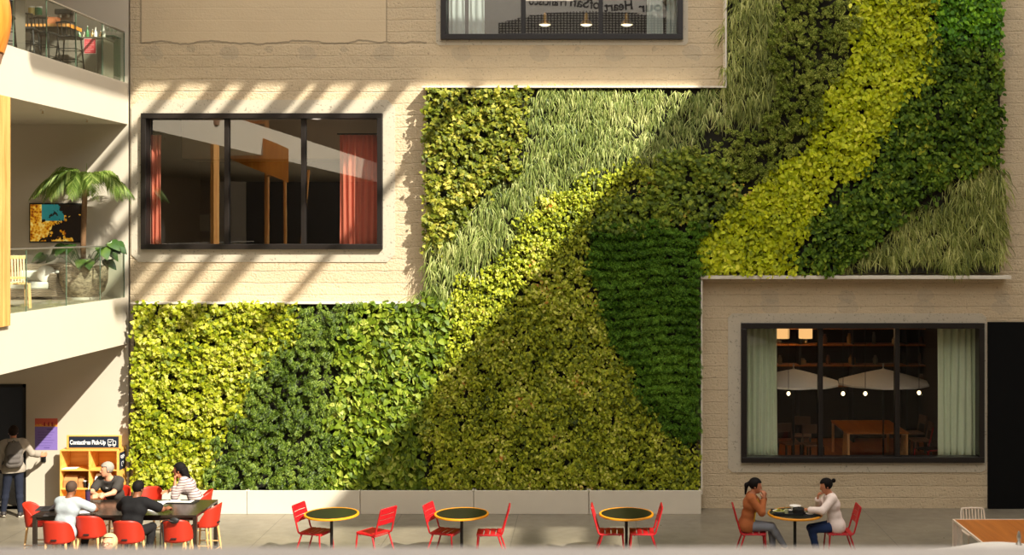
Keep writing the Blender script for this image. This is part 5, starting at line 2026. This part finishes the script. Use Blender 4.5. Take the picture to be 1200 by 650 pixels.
M['screen'] = t.done(t.pbsdf(S(10, 10, 10), .25, emis=pic, estr=.65))
MB().box(-w + .025, w - .025, -.054, -.05, .025, h - .025).build('display', M['screen'], sc_)

# outdoor sofa with pale cushions
so_ = thing('lounge_sofa', (XX(41.5, 23.7), 23.78, zmid), 'woven grey sofa with pale cushions against the middle gallery wall', 'sofa')
t = NT('woven_grey_rope')
co = t.coord()
wv = t.n('ShaderNodeTexWave', bands_direction='Z')
wv.inputs['Scale'].default_value = 11
wv.inputs['Distortion'].default_value = 4
t.l(co, wv.inputs['Vector'])
M['weave'] = t.done(t.pbsdf(t.ramp(wv.outputs['Fac'], [(.2, S(104, 92, 76)), (.8, S(168, 150, 126))]), .9, bump=wv.outputs['Fac'], bstr=.8, bdist=.02))
M['cushion'] = simple('pale_cushion', S(226, 226, 214), .85, var=.04)
MB().box(-.62, .48, -.3, .38, .06, .2).build('base', M['weave'], so_, bevel=.02)
MB().box(-.62, .48, .38, .52, .06, .66).build('backrest', M['weave'], so_, bevel=.03)
MB().box(.34, .48, -.3, .38, .2, .5).build('armrest', M['weave'], so_, bevel=.03)
MB().box(-.62, -.48, -.3, .38, .2, .5).build('armrest', M['weave'], so_, bevel=.03)
MB().box(-.47, .33, -.3, .3, .2, .34).build('seat_cushion', M['cushion'], so_, bevel=.04, seg=3)
MB().box(-.47, .33, .24, .38, .34, .54).build('back_cushion', M['cushion'], so_, bevel=.04, seg=3)
for sx in (-.58, .44):
    for sy in (-.26, .46):
        MB().box(sx - .025, sx + .025, sy - .025, sy + .025, 0, .06).build('foot', M['black'], so_)
pw = thing('throw_pillow', (XX(57, 23.7), 23.57, zmid + .345), 'white pillow leaning in the sofa corner by the palm pot', 'pillow', rz=.3)
MB().ell((0, 0, .15), (.17, .075, .16), 18, 12).xf(Matrix.Rotation(-.25, 4, 'X')).build('pillow_body', M['ceramic'], pw, smooth=True)

# slatted wooden armchair
wa = thing('wooden_armchair', (XX(16, 21.2), 21.1, zmid), 'slatted wooden chair in the middle gallery at the left edge', 'chair', rz=D(-150))
for sx in (-1, 1):
    MB().bar((sx * .27, .28, 0), (sx * .26, .22, .42), .045, .03).build('leg', M['legwood'], wa)
    MB().bar((sx * .27, -.34, 0), (sx * .25, -.2, .42), .045, .03).build('leg', M['legwood'], wa)
k = MB()
for i in range(8):
    y = -.2 + .06 * i
    k.box(-.25, .25, y - .022, y + .022, .4, .42)
k.build('seat', M['legwood'], wa, bevel=.004)
k = MB()
for i in range(11):
    x = -.23 + .046 * i
    k.bar((x, -.22, .4), (x, -.36, .86), .026, .014)
k.bar((-.27, -.355, .85), (.27, -.355, .85), .035, .06)
k.bar((-.27, -.25, .5), (.27, -.25, .5), .03, .04)
k.build('backrest', M['legwood'], wa, bevel=.003)

# timber cladding at the left edge
tc = thing('timber_cladding', (FX - .3, 18.6, ZZ(381, 19.4)), 'tall honey timber panel at the left edge of the middle gallery', 'cladding')
z0 = tc.location.z
for i in range(2):
    y = 18.9 + i * .225 - 18.6
    MB().box(.28, .36, y + .003, y + .222, 0, ZZ(146) - z0 - .01).build('board', M['timber'], tc, bevel=.004)
ob = thing('timber_balustrade', (FX - .42, 18.95, ZZ(61, 19.0)), 'curved orange timber balustrade in the top left corner', 'balustrade')
V, F = [], []
n, m = 32, 12
for j in range(m + 1):
    v = j / m
    r = .50 + .10 * math.sin(PI * min(1, v * 1.25)) + .02
    for i in range(n):
        a = 2 * PI * i / n
        V.append((r * math.cos(a), r * math.sin(a), 1.35 * v))
for j in range(m):
    for i in range(n):
        F.append((j * n + i, j * n + (i + 1) % n, (j + 1) * n + (i + 1) % n, (j + 1) * n + i))
F.append(tuple(range(n - 1, -1, -1)))
F.append(tuple(m * n + i for i in range(n)))
MB().add(V, F).build('shell', M['orangetimber'], ob, smooth=True)
MB().lathe([(0, -.16), (.47, -.16), (.5, -.02), (0, -.01)], n=32).build('underside', simple('brown_underside', S(150, 112, 84), .8), ob, smooth=True)

# ------------------------------------------------------------------ bar on the upper gallery
zu = zup


def bar_counter(loc, w, d, h, lab):
    b = thing('bar_counter', loc, lab, 'counter')
    MB().box(-w, w, -d, d, h - .05, h).build('top', simple('dark_bar_top', S(52, 46, 40), .4), b, bevel=.004)
    MB().box(-w, w, -d - .012, -d, h - .05, h + .002).build('front_edge', M['timber'], b)
    MB().box(w, w + .012, -d - .012, d, h - .06, h + .004).build('side_edge', M['orangetimber'], b)
    MB().box(-w + .08, w - .08, -d + .18, d - .05, 0, h - .05).build('carcass', simple('bar_front', S(112, 104, 92), .7), b)
    return b


b1 = (XX(63, 23.3), 23.3, zu)
bar_counter(b1, .40, .28, .93, 'dark bar counter with orange timber edge, upper gallery')
bar_counter((XX(6, 21.5), 21.4, zu), .36, .3, 1.22, 'high timber edged counter at the left of the upper gallery')


def stool_black(loc, rz, lab):
    t = thing('bar_stool', loc, lab, 'stool', 'black bar stools on the upper gallery', rz=rz)
    H = .66
    MB().box(-.18, .18, -.18, .18, H - .035, H).build('seat', M['black'], t, bevel=.012)
    for sx in (-1, 1):
        for sy in (-1, 1):
            MB().tube([(sx * .15, sy * .15, H - .03), (sx * .2, sy * .2, 0)], .013, 8).build('leg', M['blackmetal'], t, smooth=True)
    k = MB()
    for z, f in ((.22, .185), (.42, .17)):
        k.tube([(-f, -f, z), (f, -f, z), (f, f, z), (-f, f, z)], .008, 6, closed=True)
    k.build('footrest', M['blackmetal'], t, smooth=True)
    k = MB()
    for i in range(5):
        x = -.14 + .07 * i
        k.tube([(x, -.17, H - .01), (x * 1.1, -.21, H + .22)], .009, 6)
    k.tube([(-.17, -.205, H + .22), (0, -.235, H + .235), (.17, -.205, H + .22)], .016, 8)
    k.build('backrest', M['blackmetal'], t, smooth=True)
    return t


stool_black((XX(31, 21.9), 21.9, zu), D(8), 'black bar stool nearest the orange balustrade')
stool_black((XX(51, 22.3), 22.35, zu), D(-6), 'black bar stool in front of the dark bar counter')
stool_black((XX(79, 22.7), 22.8, zu), D(4), 'black bar stool next to the steel cabinet')
stool_black((XX(15, 20.9), 20.55, zu), D(20), 'black bar stool at the high counter')
# machine and things on the counter
cm = thing('coffee_machine', (XX(77, 23.4), 23.4, zu + .935), 'steel coffee machine on the dark bar counter', 'coffee machine')
MB().box(-.16, .16, -.12, .14, 0, .08).build('base', M['steel'], cm, bevel=.01)
MB().box(-.16, .16, .0, .14, .08, .3).build('body', M['steel'], cm, bevel=.015)
MB().box(-.16, .16, -.13, .0, .22, .32).build('head', M['blackmetal'], cm, bevel=.015)
for q in (-.07, .07):
    MB().lathe([(0, .17), (.03, .17), (.034, .22), (0, .22)], (q, -.07, 0), 14).build('spout', M['steel'], cm, smooth=True)
ox = thing('storage_box', (XX(63, 23.2), 23.2, zu + .935), 'orange brown box on the bar counter', 'box')
MB().box(-.09, .09, -.08, .08, 0, .12).build('carton', simple('orange_brown_card', S(186, 112, 66), .8), ox, bevel=.004)
MB().box(-.094, .094, -.084, .084, .12, .14).build('lid', simple('orange_brown_lid', S(160, 92, 52), .8), ox, bevel=.004)
for i, (px, cc, lab) in enumerate([(36, S(214, 190, 110), 'cream canister standing left of the green one'), (44, S(30, 110, 60), 'green canister on the back ledge of the bar')]):
    cn = thing('canister', (XX(px, 23.9), 23.95, ZZ(18.5, 23.95)), lab, 'canister', 'canisters on the back ledge')
    MB().lathe([(0, 0), (.065, 0), (.065, .15), (0, .15)], n=20).build('tin', simple('canister_paint_%d' % i, cc, .5), cn, smooth=True)
    MB().lathe([(0, .15), (.067, .15), (.067, .175), (0, .175)], n=20).build('lid', M['ceramic'], cn, smooth=True)
lgd = thing('wall_ledge', (XX(40, 24.0), 24.0, ZZ(18.5, 23.95)), 'grey wall cupboard carrying the canisters at the back of the bar', 'cupboard')
MB().box(-.3, .3, -.14, .38, -.03, 0).build('top', M['steel'], lgd)
MB().box(-.28, .28, -.12, .38, ZZ(98) - ZZ(18.5, 23.95) , -.03).build('carcass', simple('ledge_grey', S(150, 142, 128), .7), lgd)
MB().box(-.27, -.01, -.135, -.12, -.9, -.06).build('door', simple('cupboard_door', S(140, 132, 118), .7), lgd)
# steel cabinet with red notice
cb0, cb1 = XX(84, 23.5), XX(121.5, 23.5)
cz = ZZ(43, 23.5)
sc2 = thing('steel_cabinet', ((cb0 + cb1) / 2, 23.5, zu), 'grey steel cabinet with red notice behind the upper glass', 'cabinet')
w = (cb1 - cb0) / 2
hh = cz - zu
MB().box(-w, w, .02, .5, .0, hh - .03).build('body', simple('cabinet_grey', S(138, 130, 114), .5, .2), sc2, bevel=.005)
MB().box(-w - .01, w + .01, 0, .52, hh - .03, hh).build('worktop', M['steel'], sc2, bevel=.004)
MB().box(-w + .03, w - .14, .0, .02, .04, hh - .06).build('door', simple('cabinet_door_grey', S(142, 134, 118), .45, .3), sc2, bevel=.004)
MB().box(w - .12, w - .02, .0, .02, .04, hh - .06).build('door', simple('cabinet_side_grey', S(104, 96, 84), .45, .3), sc2, bevel=.004)
MB().tube([(-w + .05, -.02, .12), (-w + .05, -.02, hh - .15)], .012, 8).build('handle', M['steel'], sc2, smooth=True)
nt = thing('red_notice', (XX(105.5, 23.49), 23.495, ZZ(63, 23.49)), 'red and white notice on the steel cabinet door', 'notice')
MB().box(-.115, .115, -.004, 0, 0, .285).build('sheet', simple('notice_white', S(240, 220, 214), .7), nt)
MB().box(-.108, .108, -.006, -.004, .008, .24).build('red_field', simple('notice_red', S(212, 70, 80), .7, var=.05), nt)
MB().box(-.108, .108, -.006, -.004, .245, .278).build('red_band', simple('notice_red_band', S(196, 54, 64), .7), nt)
k = MB()
for i, l in enumerate((.08, .085, .06, .08, .05)):
    k.box(-.09, -.09 + 2 * l, -.008, -.006, .205 - .04 * i, .212 - .04 * i)
k.build('line_mark', simple('notice_line', S(244, 190, 190), .7), nt)
# glasses and bottles on the cabinet
bcol = [S(120, 150, 110), S(214, 206, 180), S(70, 120, 76), S(180, 150, 90), S(226, 222, 210), S(140, 110, 70), S(200, 196, 186)]
pos = ['at its left end', 'second from the left', 'third from the left', 'in the middle', 'right of the middle', 'second from the right', 'at its right end']
for i in range(7):
    x = cb0 + .07 + i * (cb1 - cb0 - .14) / 6
    h = (.14, .11, .22, .16, .19, .13, .24)[i]
    b = thing('bottle', (x, 23.68 + .05 * (i % 2), zu + hh), 'small bottle on the steel cabinet, ' + pos[i], 'bottle', 'bottles on the steel cabinet')
    MB().lathe([(0, 0), (.03, 0), (.032, .01), (.032, h * .55), (.012, h * .75), (.011, h), (0, h)], n=16).build('body', simple('bottle_glass_%d' % i, bcol[i], .2), b, smooth=True)
    MB().lathe([(0, h), (.013, h), (.013, h + .018), (0, h + .018)], n=12).build('cap', M['ceramic'], b, smooth=True)
gc = thing('glass_return', (-9.24, 24.04, zu), 'greenish glass box in place of the balustrade return, right of the steel cabinet', 'display case')  # closed glass box built instead of the balustrade's return
MB().box(-.11, .08, 0, .34, 0, .1).build('plinth', M['steel'], gc)
for b in ((-.11, .08, 0, .008), (-.11, .08, .332, .34), (-.11, -.102, .008, .332), (.072, .08, .008, .332)):
    MB().box(b[0], b[1], b[2], b[3], .1, .86).build('glass_side', M['rail'], gc)
MB().box(-.115, .085, -.005, .345, .86, .88).build('lid', M['railedge'], gc)
for i, px in enumerate((-.08, -.02, .04)):
    g = thing('wine_glass', (-9.24 + px, 24.12 + .05 * i, zu + .885), 'wine glass on the greenish glass box, ' + ('leftmost', 'middle', 'rightmost')[i], 'glass', 'wine glasses on the display case')
    MB().lathe([(0, 0), (.028, 0), (.028, .004), (.004, .008), (.004, .07)], n=16).build('stem', M['steel'], g, smooth=True)
    MB().lathe([(.004, .07), (.03, .1), (.032, .14), (.026, .17), (.024, .17), (.03, .14), (.027, .1), (0, .075)], n=16).build('bowl', M['rail'], g, smooth=True)
# sprinklers under the middle ceiling
for i, (px, py, Y) in enumerate([(50, 132, 21.5), (102, 142, 23.2)]):
    zc = ZZ(146)
    s_ = thing('ceiling_sprinkler', (XX(px, Y), Y, zc), 'small ceiling sprinkler over the middle gallery, ' + ('nearer the eye' if i == 0 else 'nearer the palm'), 'sprinkler', 'sprinklers')
    MB().lathe([(0, -.012), (.035, -.012), (.035, 0), (0, 0)], n=16).build('rose', M['ceramic'], s_, smooth=True)
    MB().lathe([(0, -.06), (.022, -.06), (.022, -.055), (.006, -.05), (.006, -.012), (0, -.012)], n=12).build('nozzle', M['brass'], s_, smooth=True)

# ------------------------------------------------------------------ behind the windows
def curtain(x0, x1, y, z0, z1, mat, lab, folds, amp=.045, group=None):
    c = thing('curtain', ((x0 + x1) / 2, y, z0), lab, 'curtain', group)
    w = (x1 - x0) / 2
    n = folds * 10
    V, F = [], []
    for j in range(9):
        v = j / 8
        for i in range(n + 1):
            u = i / n
            a = amp * (.6 + .4 * v)
            V.append((-w + 2 * w * u + .01 * math.sin(9 * u + 3 * v), a * math.sin(2 * PI * folds * u + .6 * math.sin(2.2 * v + 5 * u)), (z1 - z0) * v))
    m = n + 1
    for j in range(8):
        for i in range(n):
            F.append((j * m + i, j * m + i + 1, (j + 1) * m + i + 1, (j + 1) * m + i))
    o = MB().add(V, F).build('drape', mat, c, smooth=60)
    o.modifiers.new('thick', 'SOLIDIFY').thickness = .006
    MB().tube([(-w - .05, 0, z1 - z0 + .02), (w + .05, 0, z1 - z0 + .02)], .014, 8).build('rod', M['blackmetal'], c, smooth=True)
    return c


M['redcurtain'] = simple('red_curtain', S(228, 130, 104), .9, var=.08)
M['greencurtain'] = simple('pale_green_curtain', S(206, 216, 184), .9, var=.06)
t = NT('white_curtain')
p_ = t.pbsdf(S(228, 236, 232), .9)
tr_ = t.n('ShaderNodeBsdfTranslucent')
tr_.inputs[0].default_value = S(228, 236, 232)
mx_ = t.n('ShaderNodeMixShader')
mx_.inputs[0].default_value = .5
t.l(p_.outputs[0], mx_.inputs[1])
t.l(tr_.outputs[0], mx_.inputs[2])
M['whitecurtain'] = t.done(mx_)
yc = WALL + .42
curtain(XX(176, yc), XX(189, yc), yc, ZZ(293, yc), ZZ(158, yc), M['redcurtain'], 'narrow bright red curtain at the left of the lounge window', 3, group='red curtains')
curtain(XX(398, yc), XX(452, yc), yc, ZZ(293, yc), ZZ(158, yc), M['redcurtain'], 'wide brick red curtain at the right of the lounge window', 8, group='red curtains')
yt = WALL + .45
for a, b, lab in ((526, 545, 'white curtain at the far left of the upper window'), (549, 568, 'white curtain second from the left in the upper window'), (758, 777, 'white curtain left of the rightmost pair in the upper window'), (781, 796, 'white curtain at the far right of the upper window')):
    curtain(XX(a, yt), XX(b, yt), yt, 9.0, 12.0, M['whitecurtain'], lab, 3, .03, 'white curtains in the upper window')
yr = WALL + .5
curtain(XX(872, yr), XX(911, yr), yr, .75, 3.7, M['greencurtain'], 'pale green curtain at the left of the restaurant window', 6, group='pale green curtains')
curtain(XX(1099, yr), XX(1146, yr), yr, .75, 3.7, M['greencurtain'], 'pale green curtain at the right of the restaurant window', 6, group='pale green curtains')

# lounge: framed pictures on the dark back wall
for i, (px0, px1, py0, py1, lab) in enumerate([(232, 247, 250, 272, 'small dark framed picture on the lounge wall, left pane'), (203, 217, 242, 262, 'small framed picture left of the other, behind the red curtain side')]):
    Y = 28.49
    x0, x1, z0, z1 = XX(px0, Y), XX(px1, Y), ZZ(py1, Y), ZZ(py0, Y)
    f = thing('framed_picture', ((x0 + x1) / 2, Y, z0), lab, 'picture', 'framed pictures in the lounge')
    w, h = (x1 - x0) / 2, z1 - z0
    k = MB()
    k.box(-w, w, -.03, 0, 0, .03).box(-w, w, -.03, 0, h - .03, h).box(-w, -w + .03, -.03, 0, .03, h - .03).box(w - .03, w, -.03, 0, .03, h - .03)
    k.build('frame', M['frame'], f)
    MB().box(-w + .03, w - .03, -.015, 0, .03, h - .03).build('picture', simple('dim_print_%d' % i, S(92, 84, 70), .6, var=.4, scale=5), f)

# studio: pendant lamps and a linear light
for i, (px, py) in enumerate([(638.5, 29), (687, 29), (734.5, 29)]):
    Y = 26.2
    p = thing('pendant_lamp', (XX(px, Y), Y, ZZ(py, Y)), 'pendant lamp with lit rim behind the upper window, ' + ('leftmost', 'middle', 'rightmost')[i], 'lamp', 'pendant lamps in the upper window')
    MB().lathe([(.13, 0), (.135, .0), (.10, .07), (.05, .10), (.045, .22), (.02, .25), (0, .25)], n=28).build('lamp_shade', M['brass'], p, smooth=True)
    MB().lathe([(0, -.03), (.07, -.025), (.118, -.004), (.125, .012), (0, .012)], n=28).build('diffuser', emitter('pendant_glow_%d' % i, (1, .84, .5, 1), 3.2), p)
    MB().tube([(0, 0, .25), (0, 0, 12.2 - p.location.z)], .006, 6).build('cord', M['black'], p)
ll = thing('linear_light', (XX(643, 26.0), 26.0, ZZ(.9, 26.0)), 'thin lit strip lamp at the top of the upper window', 'lamp')
MB().box(-.52, .52, -.02, .02, 0, .02).build('diffuser', emitter('strip_glow', (1, .8, .66, 1), .9), ll)
MB().box(-.53, .53, -.025, .025, .02, .05).build('housing', M['black'], ll)
for q in (-.4, .4):
    MB().tube([(q, 0, .05), (q, 0, 12.2 - ll.location.z)], .004, 5).build('cord', M['black'], ll)

# restaurant
zf = .3
rs = thing('back_shelf', (XX(1000, 30.3), 30.55, zf), 'long dark wall shelf with warm lit boards at the back of the restaurant', 'shelf')
for zz in (1.35, 1.85, 2.35, 2.75):
    MB().box(-2.6, 2.6, -.2, .3, zz, zz + .035).build('shelf_board', M['tablewood'], rs)
for x in (-2.6, -1.3, 0, 1.3, 2.56):
    MB().box(x, x + .04, -.19, .3, 0, 3.3).build('upright', M['black'], rs)
rq = random.Random(4)
n_ = 0
desc = {0: 'lowest', 1: 'second', 2: 'third', 3: 'top'}
jm = [simple('jar_%d' % i, c, .5) for i, c in enumerate([S(150, 110, 60), S(96, 90, 76), S(180, 160, 120), S(90, 54, 34)])]
for lv, zz in enumerate((1.385, 1.885, 2.385, 2.785)):
    for q in range(8):
        x = -2.4 + .58 * q + rq.uniform(0, .12)
        h, r = rq.uniform(.12, .3), rq.uniform(.04, .09)
        j = thing('jar', (rs.location.x + x, 30.6, zf + zz), 'jar on the %s board of the restaurant shelf, place %s from the left' % (desc[lv], ('first', 'second', 'third', 'fourth', 'fifth', 'sixth', 'seventh', 'eighth')[q]), 'jar', 'jars on the restaurant shelf')
        MB().lathe([(0, 0), (r, 0), (r * 1.05, h * .6), (r * .6, h * .85), (r * .6, h), (0, h)], n=14).build('body', jm[n_ % 4], j, smooth=True)
        n_ += 1
for i, (px, py, lab) in enumerate([(917, 391, 'orange drum lamp in the restaurant, left of the pair'), (944, 391, 'orange drum lamp in the restaurant, right of the pair')]):
    Y = 27.6
    l = thing('drum_lamp', (XX(px, Y), Y, ZZ(py, Y) - .1), lab, 'lamp', 'drum lamps in the restaurant')
    k = MB().lathe([(.15, 0), (.15, .24)], n=28)
    k.build('lamp_shade', M['shade_warm'], l, smooth=True)
    MB().lathe([(0, .23), (.15, .23), (.15, .24), (0, .24)], n=28).build('cap', M['black'], l)
    MB().tube([(0, 0, .24), (0, 0, 4.0 - l.location.z)], .006, 6).build('cord', M['black'], l)
for i, (px, py) in enumerate([(924, 461), (988, 461), (1014, 461), (1077, 460)]):
    Y = 25.2
    l = thing('globe_pendant', (XX(px, Y), Y, ZZ(py, Y)), 'glass globe pendant in the restaurant, ' + ('leftmost, under the left parasol', 'second from the left', 'third from the left', 'rightmost, by the green curtain')[i], 'lamp', 'globe pendants in the restaurant')
    MB().ell((0, 0, 0), (.035, .035, .04), 14, 10).build('bulb', M['bulb'], l, smooth=True)
    MB().ell((0, 0, 0), (.09, .09, .09), 18, 12).build('globe', M['rail'], l, smooth=True)
    MB().tube([(0, 0, .09), (0, 0, 4.0 - l.location.z)], .006, 6).build('cord', M['black'], l)
for i, px in enumerate((930, 1035)):  # solid parasols added inside, in place of ones reflected in the glass
    Y = 26.3 if i == 0 else 26.9
    hgt = ZZ(432, Y) - zf
    R = 55 / FPX * Y
    p = parasol((XX(px, Y), Y, zf), R, hgt, hgt - (ZZ(447, Y) - zf), ('white parasol standing in for its reflection in the left restaurant pane', 'white parasol standing in for its reflection in the middle restaurant panes')[i], .2, pm='blackmetal')
rt = thing('mirrored_table', (XX(1018, 28.2), 28.2, zf), 'long wooden table with wire legs, standing in for a reflection in the restaurant window', 'table')  # solid copy added where the hall table mirrors in the pane
MB().box(-.68, .68, -.9, .9, .70, .735).build('tabletop', M['tablewood'], rt, bevel=.004)
for sx in (-1, 1):
    for sy in (-1, 1):
        MB().box(sx * .64 - .025, sx * .64 + .025, sy * .86 - .025, sy * .86 + .025, 0, .70).build('leg', M['legwood'], rt)
    k = MB()
    for j in range(7):
        MB().tube([(sx * .65, -.78 + .06 * j, .70), (sx * .65, -.7 + .075 * j, 0.0)], .006, 6).build('wire', M['legwood'], rt, smooth=True)


def dark_chair(loc, rz, lab):
    t = thing('dining_chair', loc, lab, 'chair', 'dining chairs in the restaurant', rz=rz)
    for sx in (-1, 1):
        MB().bar((sx * .18, .19, 0), (sx * .18, .18, .44), .035, .035).build('leg', M['dark'], t)
        MB().bar((sx * .19, -.22, 0), (sx * .18, -.18, .44), .035, .035).build('leg', M['dark'], t)
    MB().box(-.21, .21, -.2, .2, .44, .48).build('seat', simple('chair_leather', S(120, 84, 56), .6), t, bevel=.01)
    k = MB()
    for sx in (-1, 1):
        k.bar((sx * .18, -.19, .46), (sx * .17, -.26, .86), .03, .03)
    k.box(-.19, .19, -.27, -.235, .66, .86)
    k.build('backrest', simple('chair_back', S(104, 74, 50), .6), t, bevel=.006)
    return t


for i, (px, Y, a) in enumerate([(925, 27.6, 200), (940, 28.6, 170), (953, 27.4, 185), (1078, 28.0, 90), (1070, 29.0, 100)]):
    dark_chair((XX(px, Y), Y, zf), D(a), 'brown dining chair in the restaurant, ' + ('nearest the left curtain', 'second from the left, deeper in', 'right of the left pair', 'at the right end of the table', 'furthest right, at the back')[i])
rcx = thing('red_lounge_chair', (XX(1088, 27.2), 27.2, zf), 'red framed chair by the right green curtain in the restaurant', 'chair', rz=D(120))
k = MB()
for s_ in (-1, 1):
    k.tube(arc_pts([(s_ * .2, .25, 0), (s_ * .2, .2, .4), (s_ * .2, -.2, .38), (s_ * .2, -.35, .8)], .06), .014, 8)
    k.tube([(s_ * .2, -.15, .38), (s_ * .21, -.3, 0)], .014, 8)
k.build('frame', M['red'], rcx, smooth=True)
MB().box(-.2, .2, -.2, .2, .385, .41).build('seat', M['black'], rcx, bevel=.006)
MB().box(-.19, .19, -.36, -.34, .55, .8).build('backrest', M['black'], rcx, bevel=.006)

# ------------------------------------------------------------------ across the hall, seen in the glass
stt = thing('spiral_staircase', (-9.3, 13.2, 0), 'timber spiral staircase beside the galleries, seen mirrored in the lounge window', 'staircase')
MB().tube([(0, 0, 0), (0, 0, 7.0), (0, 0, 12.6)], .07, 12).build('column', M['timber'], stt, smooth=True)
for q, (a, b) in enumerate([((1.0, .3), (1.25, .2)), ((-1.1, -.2), (-1.2, -.1)), ((.5, -.6), (.4, -.5))]):
    MB().tube(arc_pts([(a[0], a[1], 0), (a[0] - .1, a[1], 3.2), (b[0], b[1], 7.2)], 1.5, 6), .045, 10).build('post', M['timber'], stt, smooth=True)
V, F = [], []
n = 110
R = 1.45
z00, z01, tn = 7.0, 12.3, 1.5
hx = lambda t: (2 * PI * tn * t + .9, z00 + (z01 - z00) * t)
for i in range(n + 1):
    a, z = hx(i / n)
    for r, dz in ((R, -.2), (R, .75), (R - .06, .75), (R - .06, -.2)):
        V.append((r * math.cos(a), r * math.sin(a), z + dz))
for i in range(n):
    for q in range(4):
        F.append((i * 4 + q, i * 4 + (q + 1) % 4, (i + 1) * 4 + (q + 1) % 4, (i + 1) * 4 + q))
MB().add(V, F).build('balustrade', M['orangetimber'], stt, smooth=True)
for i in range(34):
    a, z = hx(i / 34)
    a2, _ = hx((i + 1) / 34)
    P = lambda r, t: (r * math.cos(t), r * math.sin(t))
    q = [P(.05, a), P(R - .06, a), P(R - .06, a2), P(.05, a2)]
    MB().add([(x, y, z) for x, y in q] + [(x, y, z + .05) for x, y in q], [(3, 2, 1, 0), (4, 5, 6, 7), (0, 1, 5, 4), (1, 2, 6, 5), (2, 3, 7, 6), (3, 0, 4, 7)]).build('tread', M['timber'], stt)

D2 = 2 * (WALL + .09)
YL = -8.945
DL = D2 - YL
mx = lambda px: (px - CX) / FPX * DL
mz = lambda py: EYE - (py - CY) / FPX * DL
sgn = thing('wall_lettering', (0, YL, 0), 'dark curved lettering on the facade across the hall, mirrored in the upper window', 'lettering')
M['ink'] = simple('dark_lettering', S(20, 18, 16), .7)
for body, px, py, wpx, rot in (('Your', 768, 8.5, 40, .05), ('Heart', 725, 7.5, 33, .08), ('of', 697, 5.5, 12, -.05), ('San', 679, 3.5, 22, -.1), ('Francisco', 642, 1.5, 44, -.03)):
    # seen from the eye side the words run towards -x, so they are set facing the planted wall
    text_obj(body, .62, M['ink'], 'lettering_word', sgn, (mx(px), 0, mz(py)), (PI / 2, rot, PI), bold=.012, width=wpx / FPX * DL, depth=.02)
gs = thing('lattice_screen', (mx(693), YL, mz(46)), 'arched dark lattice on the facade across the hall, mirrored in the upper window', 'screen')
k = MB()
for i in range(58):
    x = -4.3 + 8.6 * i / 57
    top = (mz(13 + 14 * (x / 4.3) ** 2) - mz(46))
    k.box(x - .022, x + .022, 0, .04, 0, max(.3, top))
for j in range(11):
    z = .12 * j
    lim = 4.3 * math.sqrt(max(.05, min(1, 1 - (z - .75) / .6))) if z > .75 else 4.3
    k.box(-lim, lim, .01, .05, z, z + .03)
k.build('lattice', M['ink'], gs)

# ------------------------------------------------------------------ light, sky, camera
sun = bpy.data.lights.new('sun', 'SUN')
sun.energy = 9.6
sun.color = (1, .94, .81)
sun.angle = math.radians(.6)
so = bpy.data.objects.new('sun', sun)
COL.objects.link(so)
so.rotation_euler = Vector((-1.05, 1.0, -1.2)).to_track_quat('-Z', 'Y').to_euler()
so.location = (20, -10, 30)

w = bpy.data.worlds.new('sky')
SC.world = w
w.use_nodes = True
bg = w.node_tree.nodes['Background']
bg.inputs[0].default_value = (1, .965, .92, 1)
bg.inputs[1].default_value = 2.55


def lamp(name, loc, e, c=(1, .7, .4), r=.08):
    l = bpy.data.lights.new(name, 'POINT')
    l.energy = e
    l.color = c
    l.shadow_soft_size = r
    o = bpy.data.objects.new(name, l)
    COL.objects.link(o)
    o.location = loc
    return o


lamp('restaurant_light', (5.2, 26.0, 3.8), 18)
lamp('restaurant_back_light', (4.6, 29.6, 3.7), 40, (1, .6, .28))
lamp('studio_fill', (-.6, 25.6, 11.8), 70, (1, .85, .65))  # unseen fill, set near the window to brighten the white curtains
lamp('lounge_fill', (-5.6, 25.6, 7.6), 7, (1, .85, .7))  # unseen fill added to lift the lounge interior, no fitting here

cam = bpy.data.cameras.new('camera')
cam.sensor_width = 36
cam.sensor_fit = 'HORIZONTAL'
cam.lens = 36 * FPX / 1200
cam.shift_x = (600 - CX) / 1200
cam.shift_y = -(325 - CY) / 1200
cam.clip_end = 200
cam.dof.use_dof = True
cam.dof.focus_distance = 23.0
cam.dof.aperture_fstop = 2.0
co_ = bpy.data.objects.new('camera', cam)
COL.objects.link(co_)
co_.location = (0, 0, EYE)
co_.rotation_euler = (PI / 2, 0, 0)
SC.camera = co_
SC.view_settings.view_transform = 'Standard'
SC.view_settings.look = 'None'
SC.view_settings.gamma = 1
SC.view_settings.use_curve_mapping = False
SC.view_settings.exposure = 0.0
SC.cycles.use_denoising = True
SC.cycles.max_bounces = 8
SC.cycles.transparent_max_bounces = 16
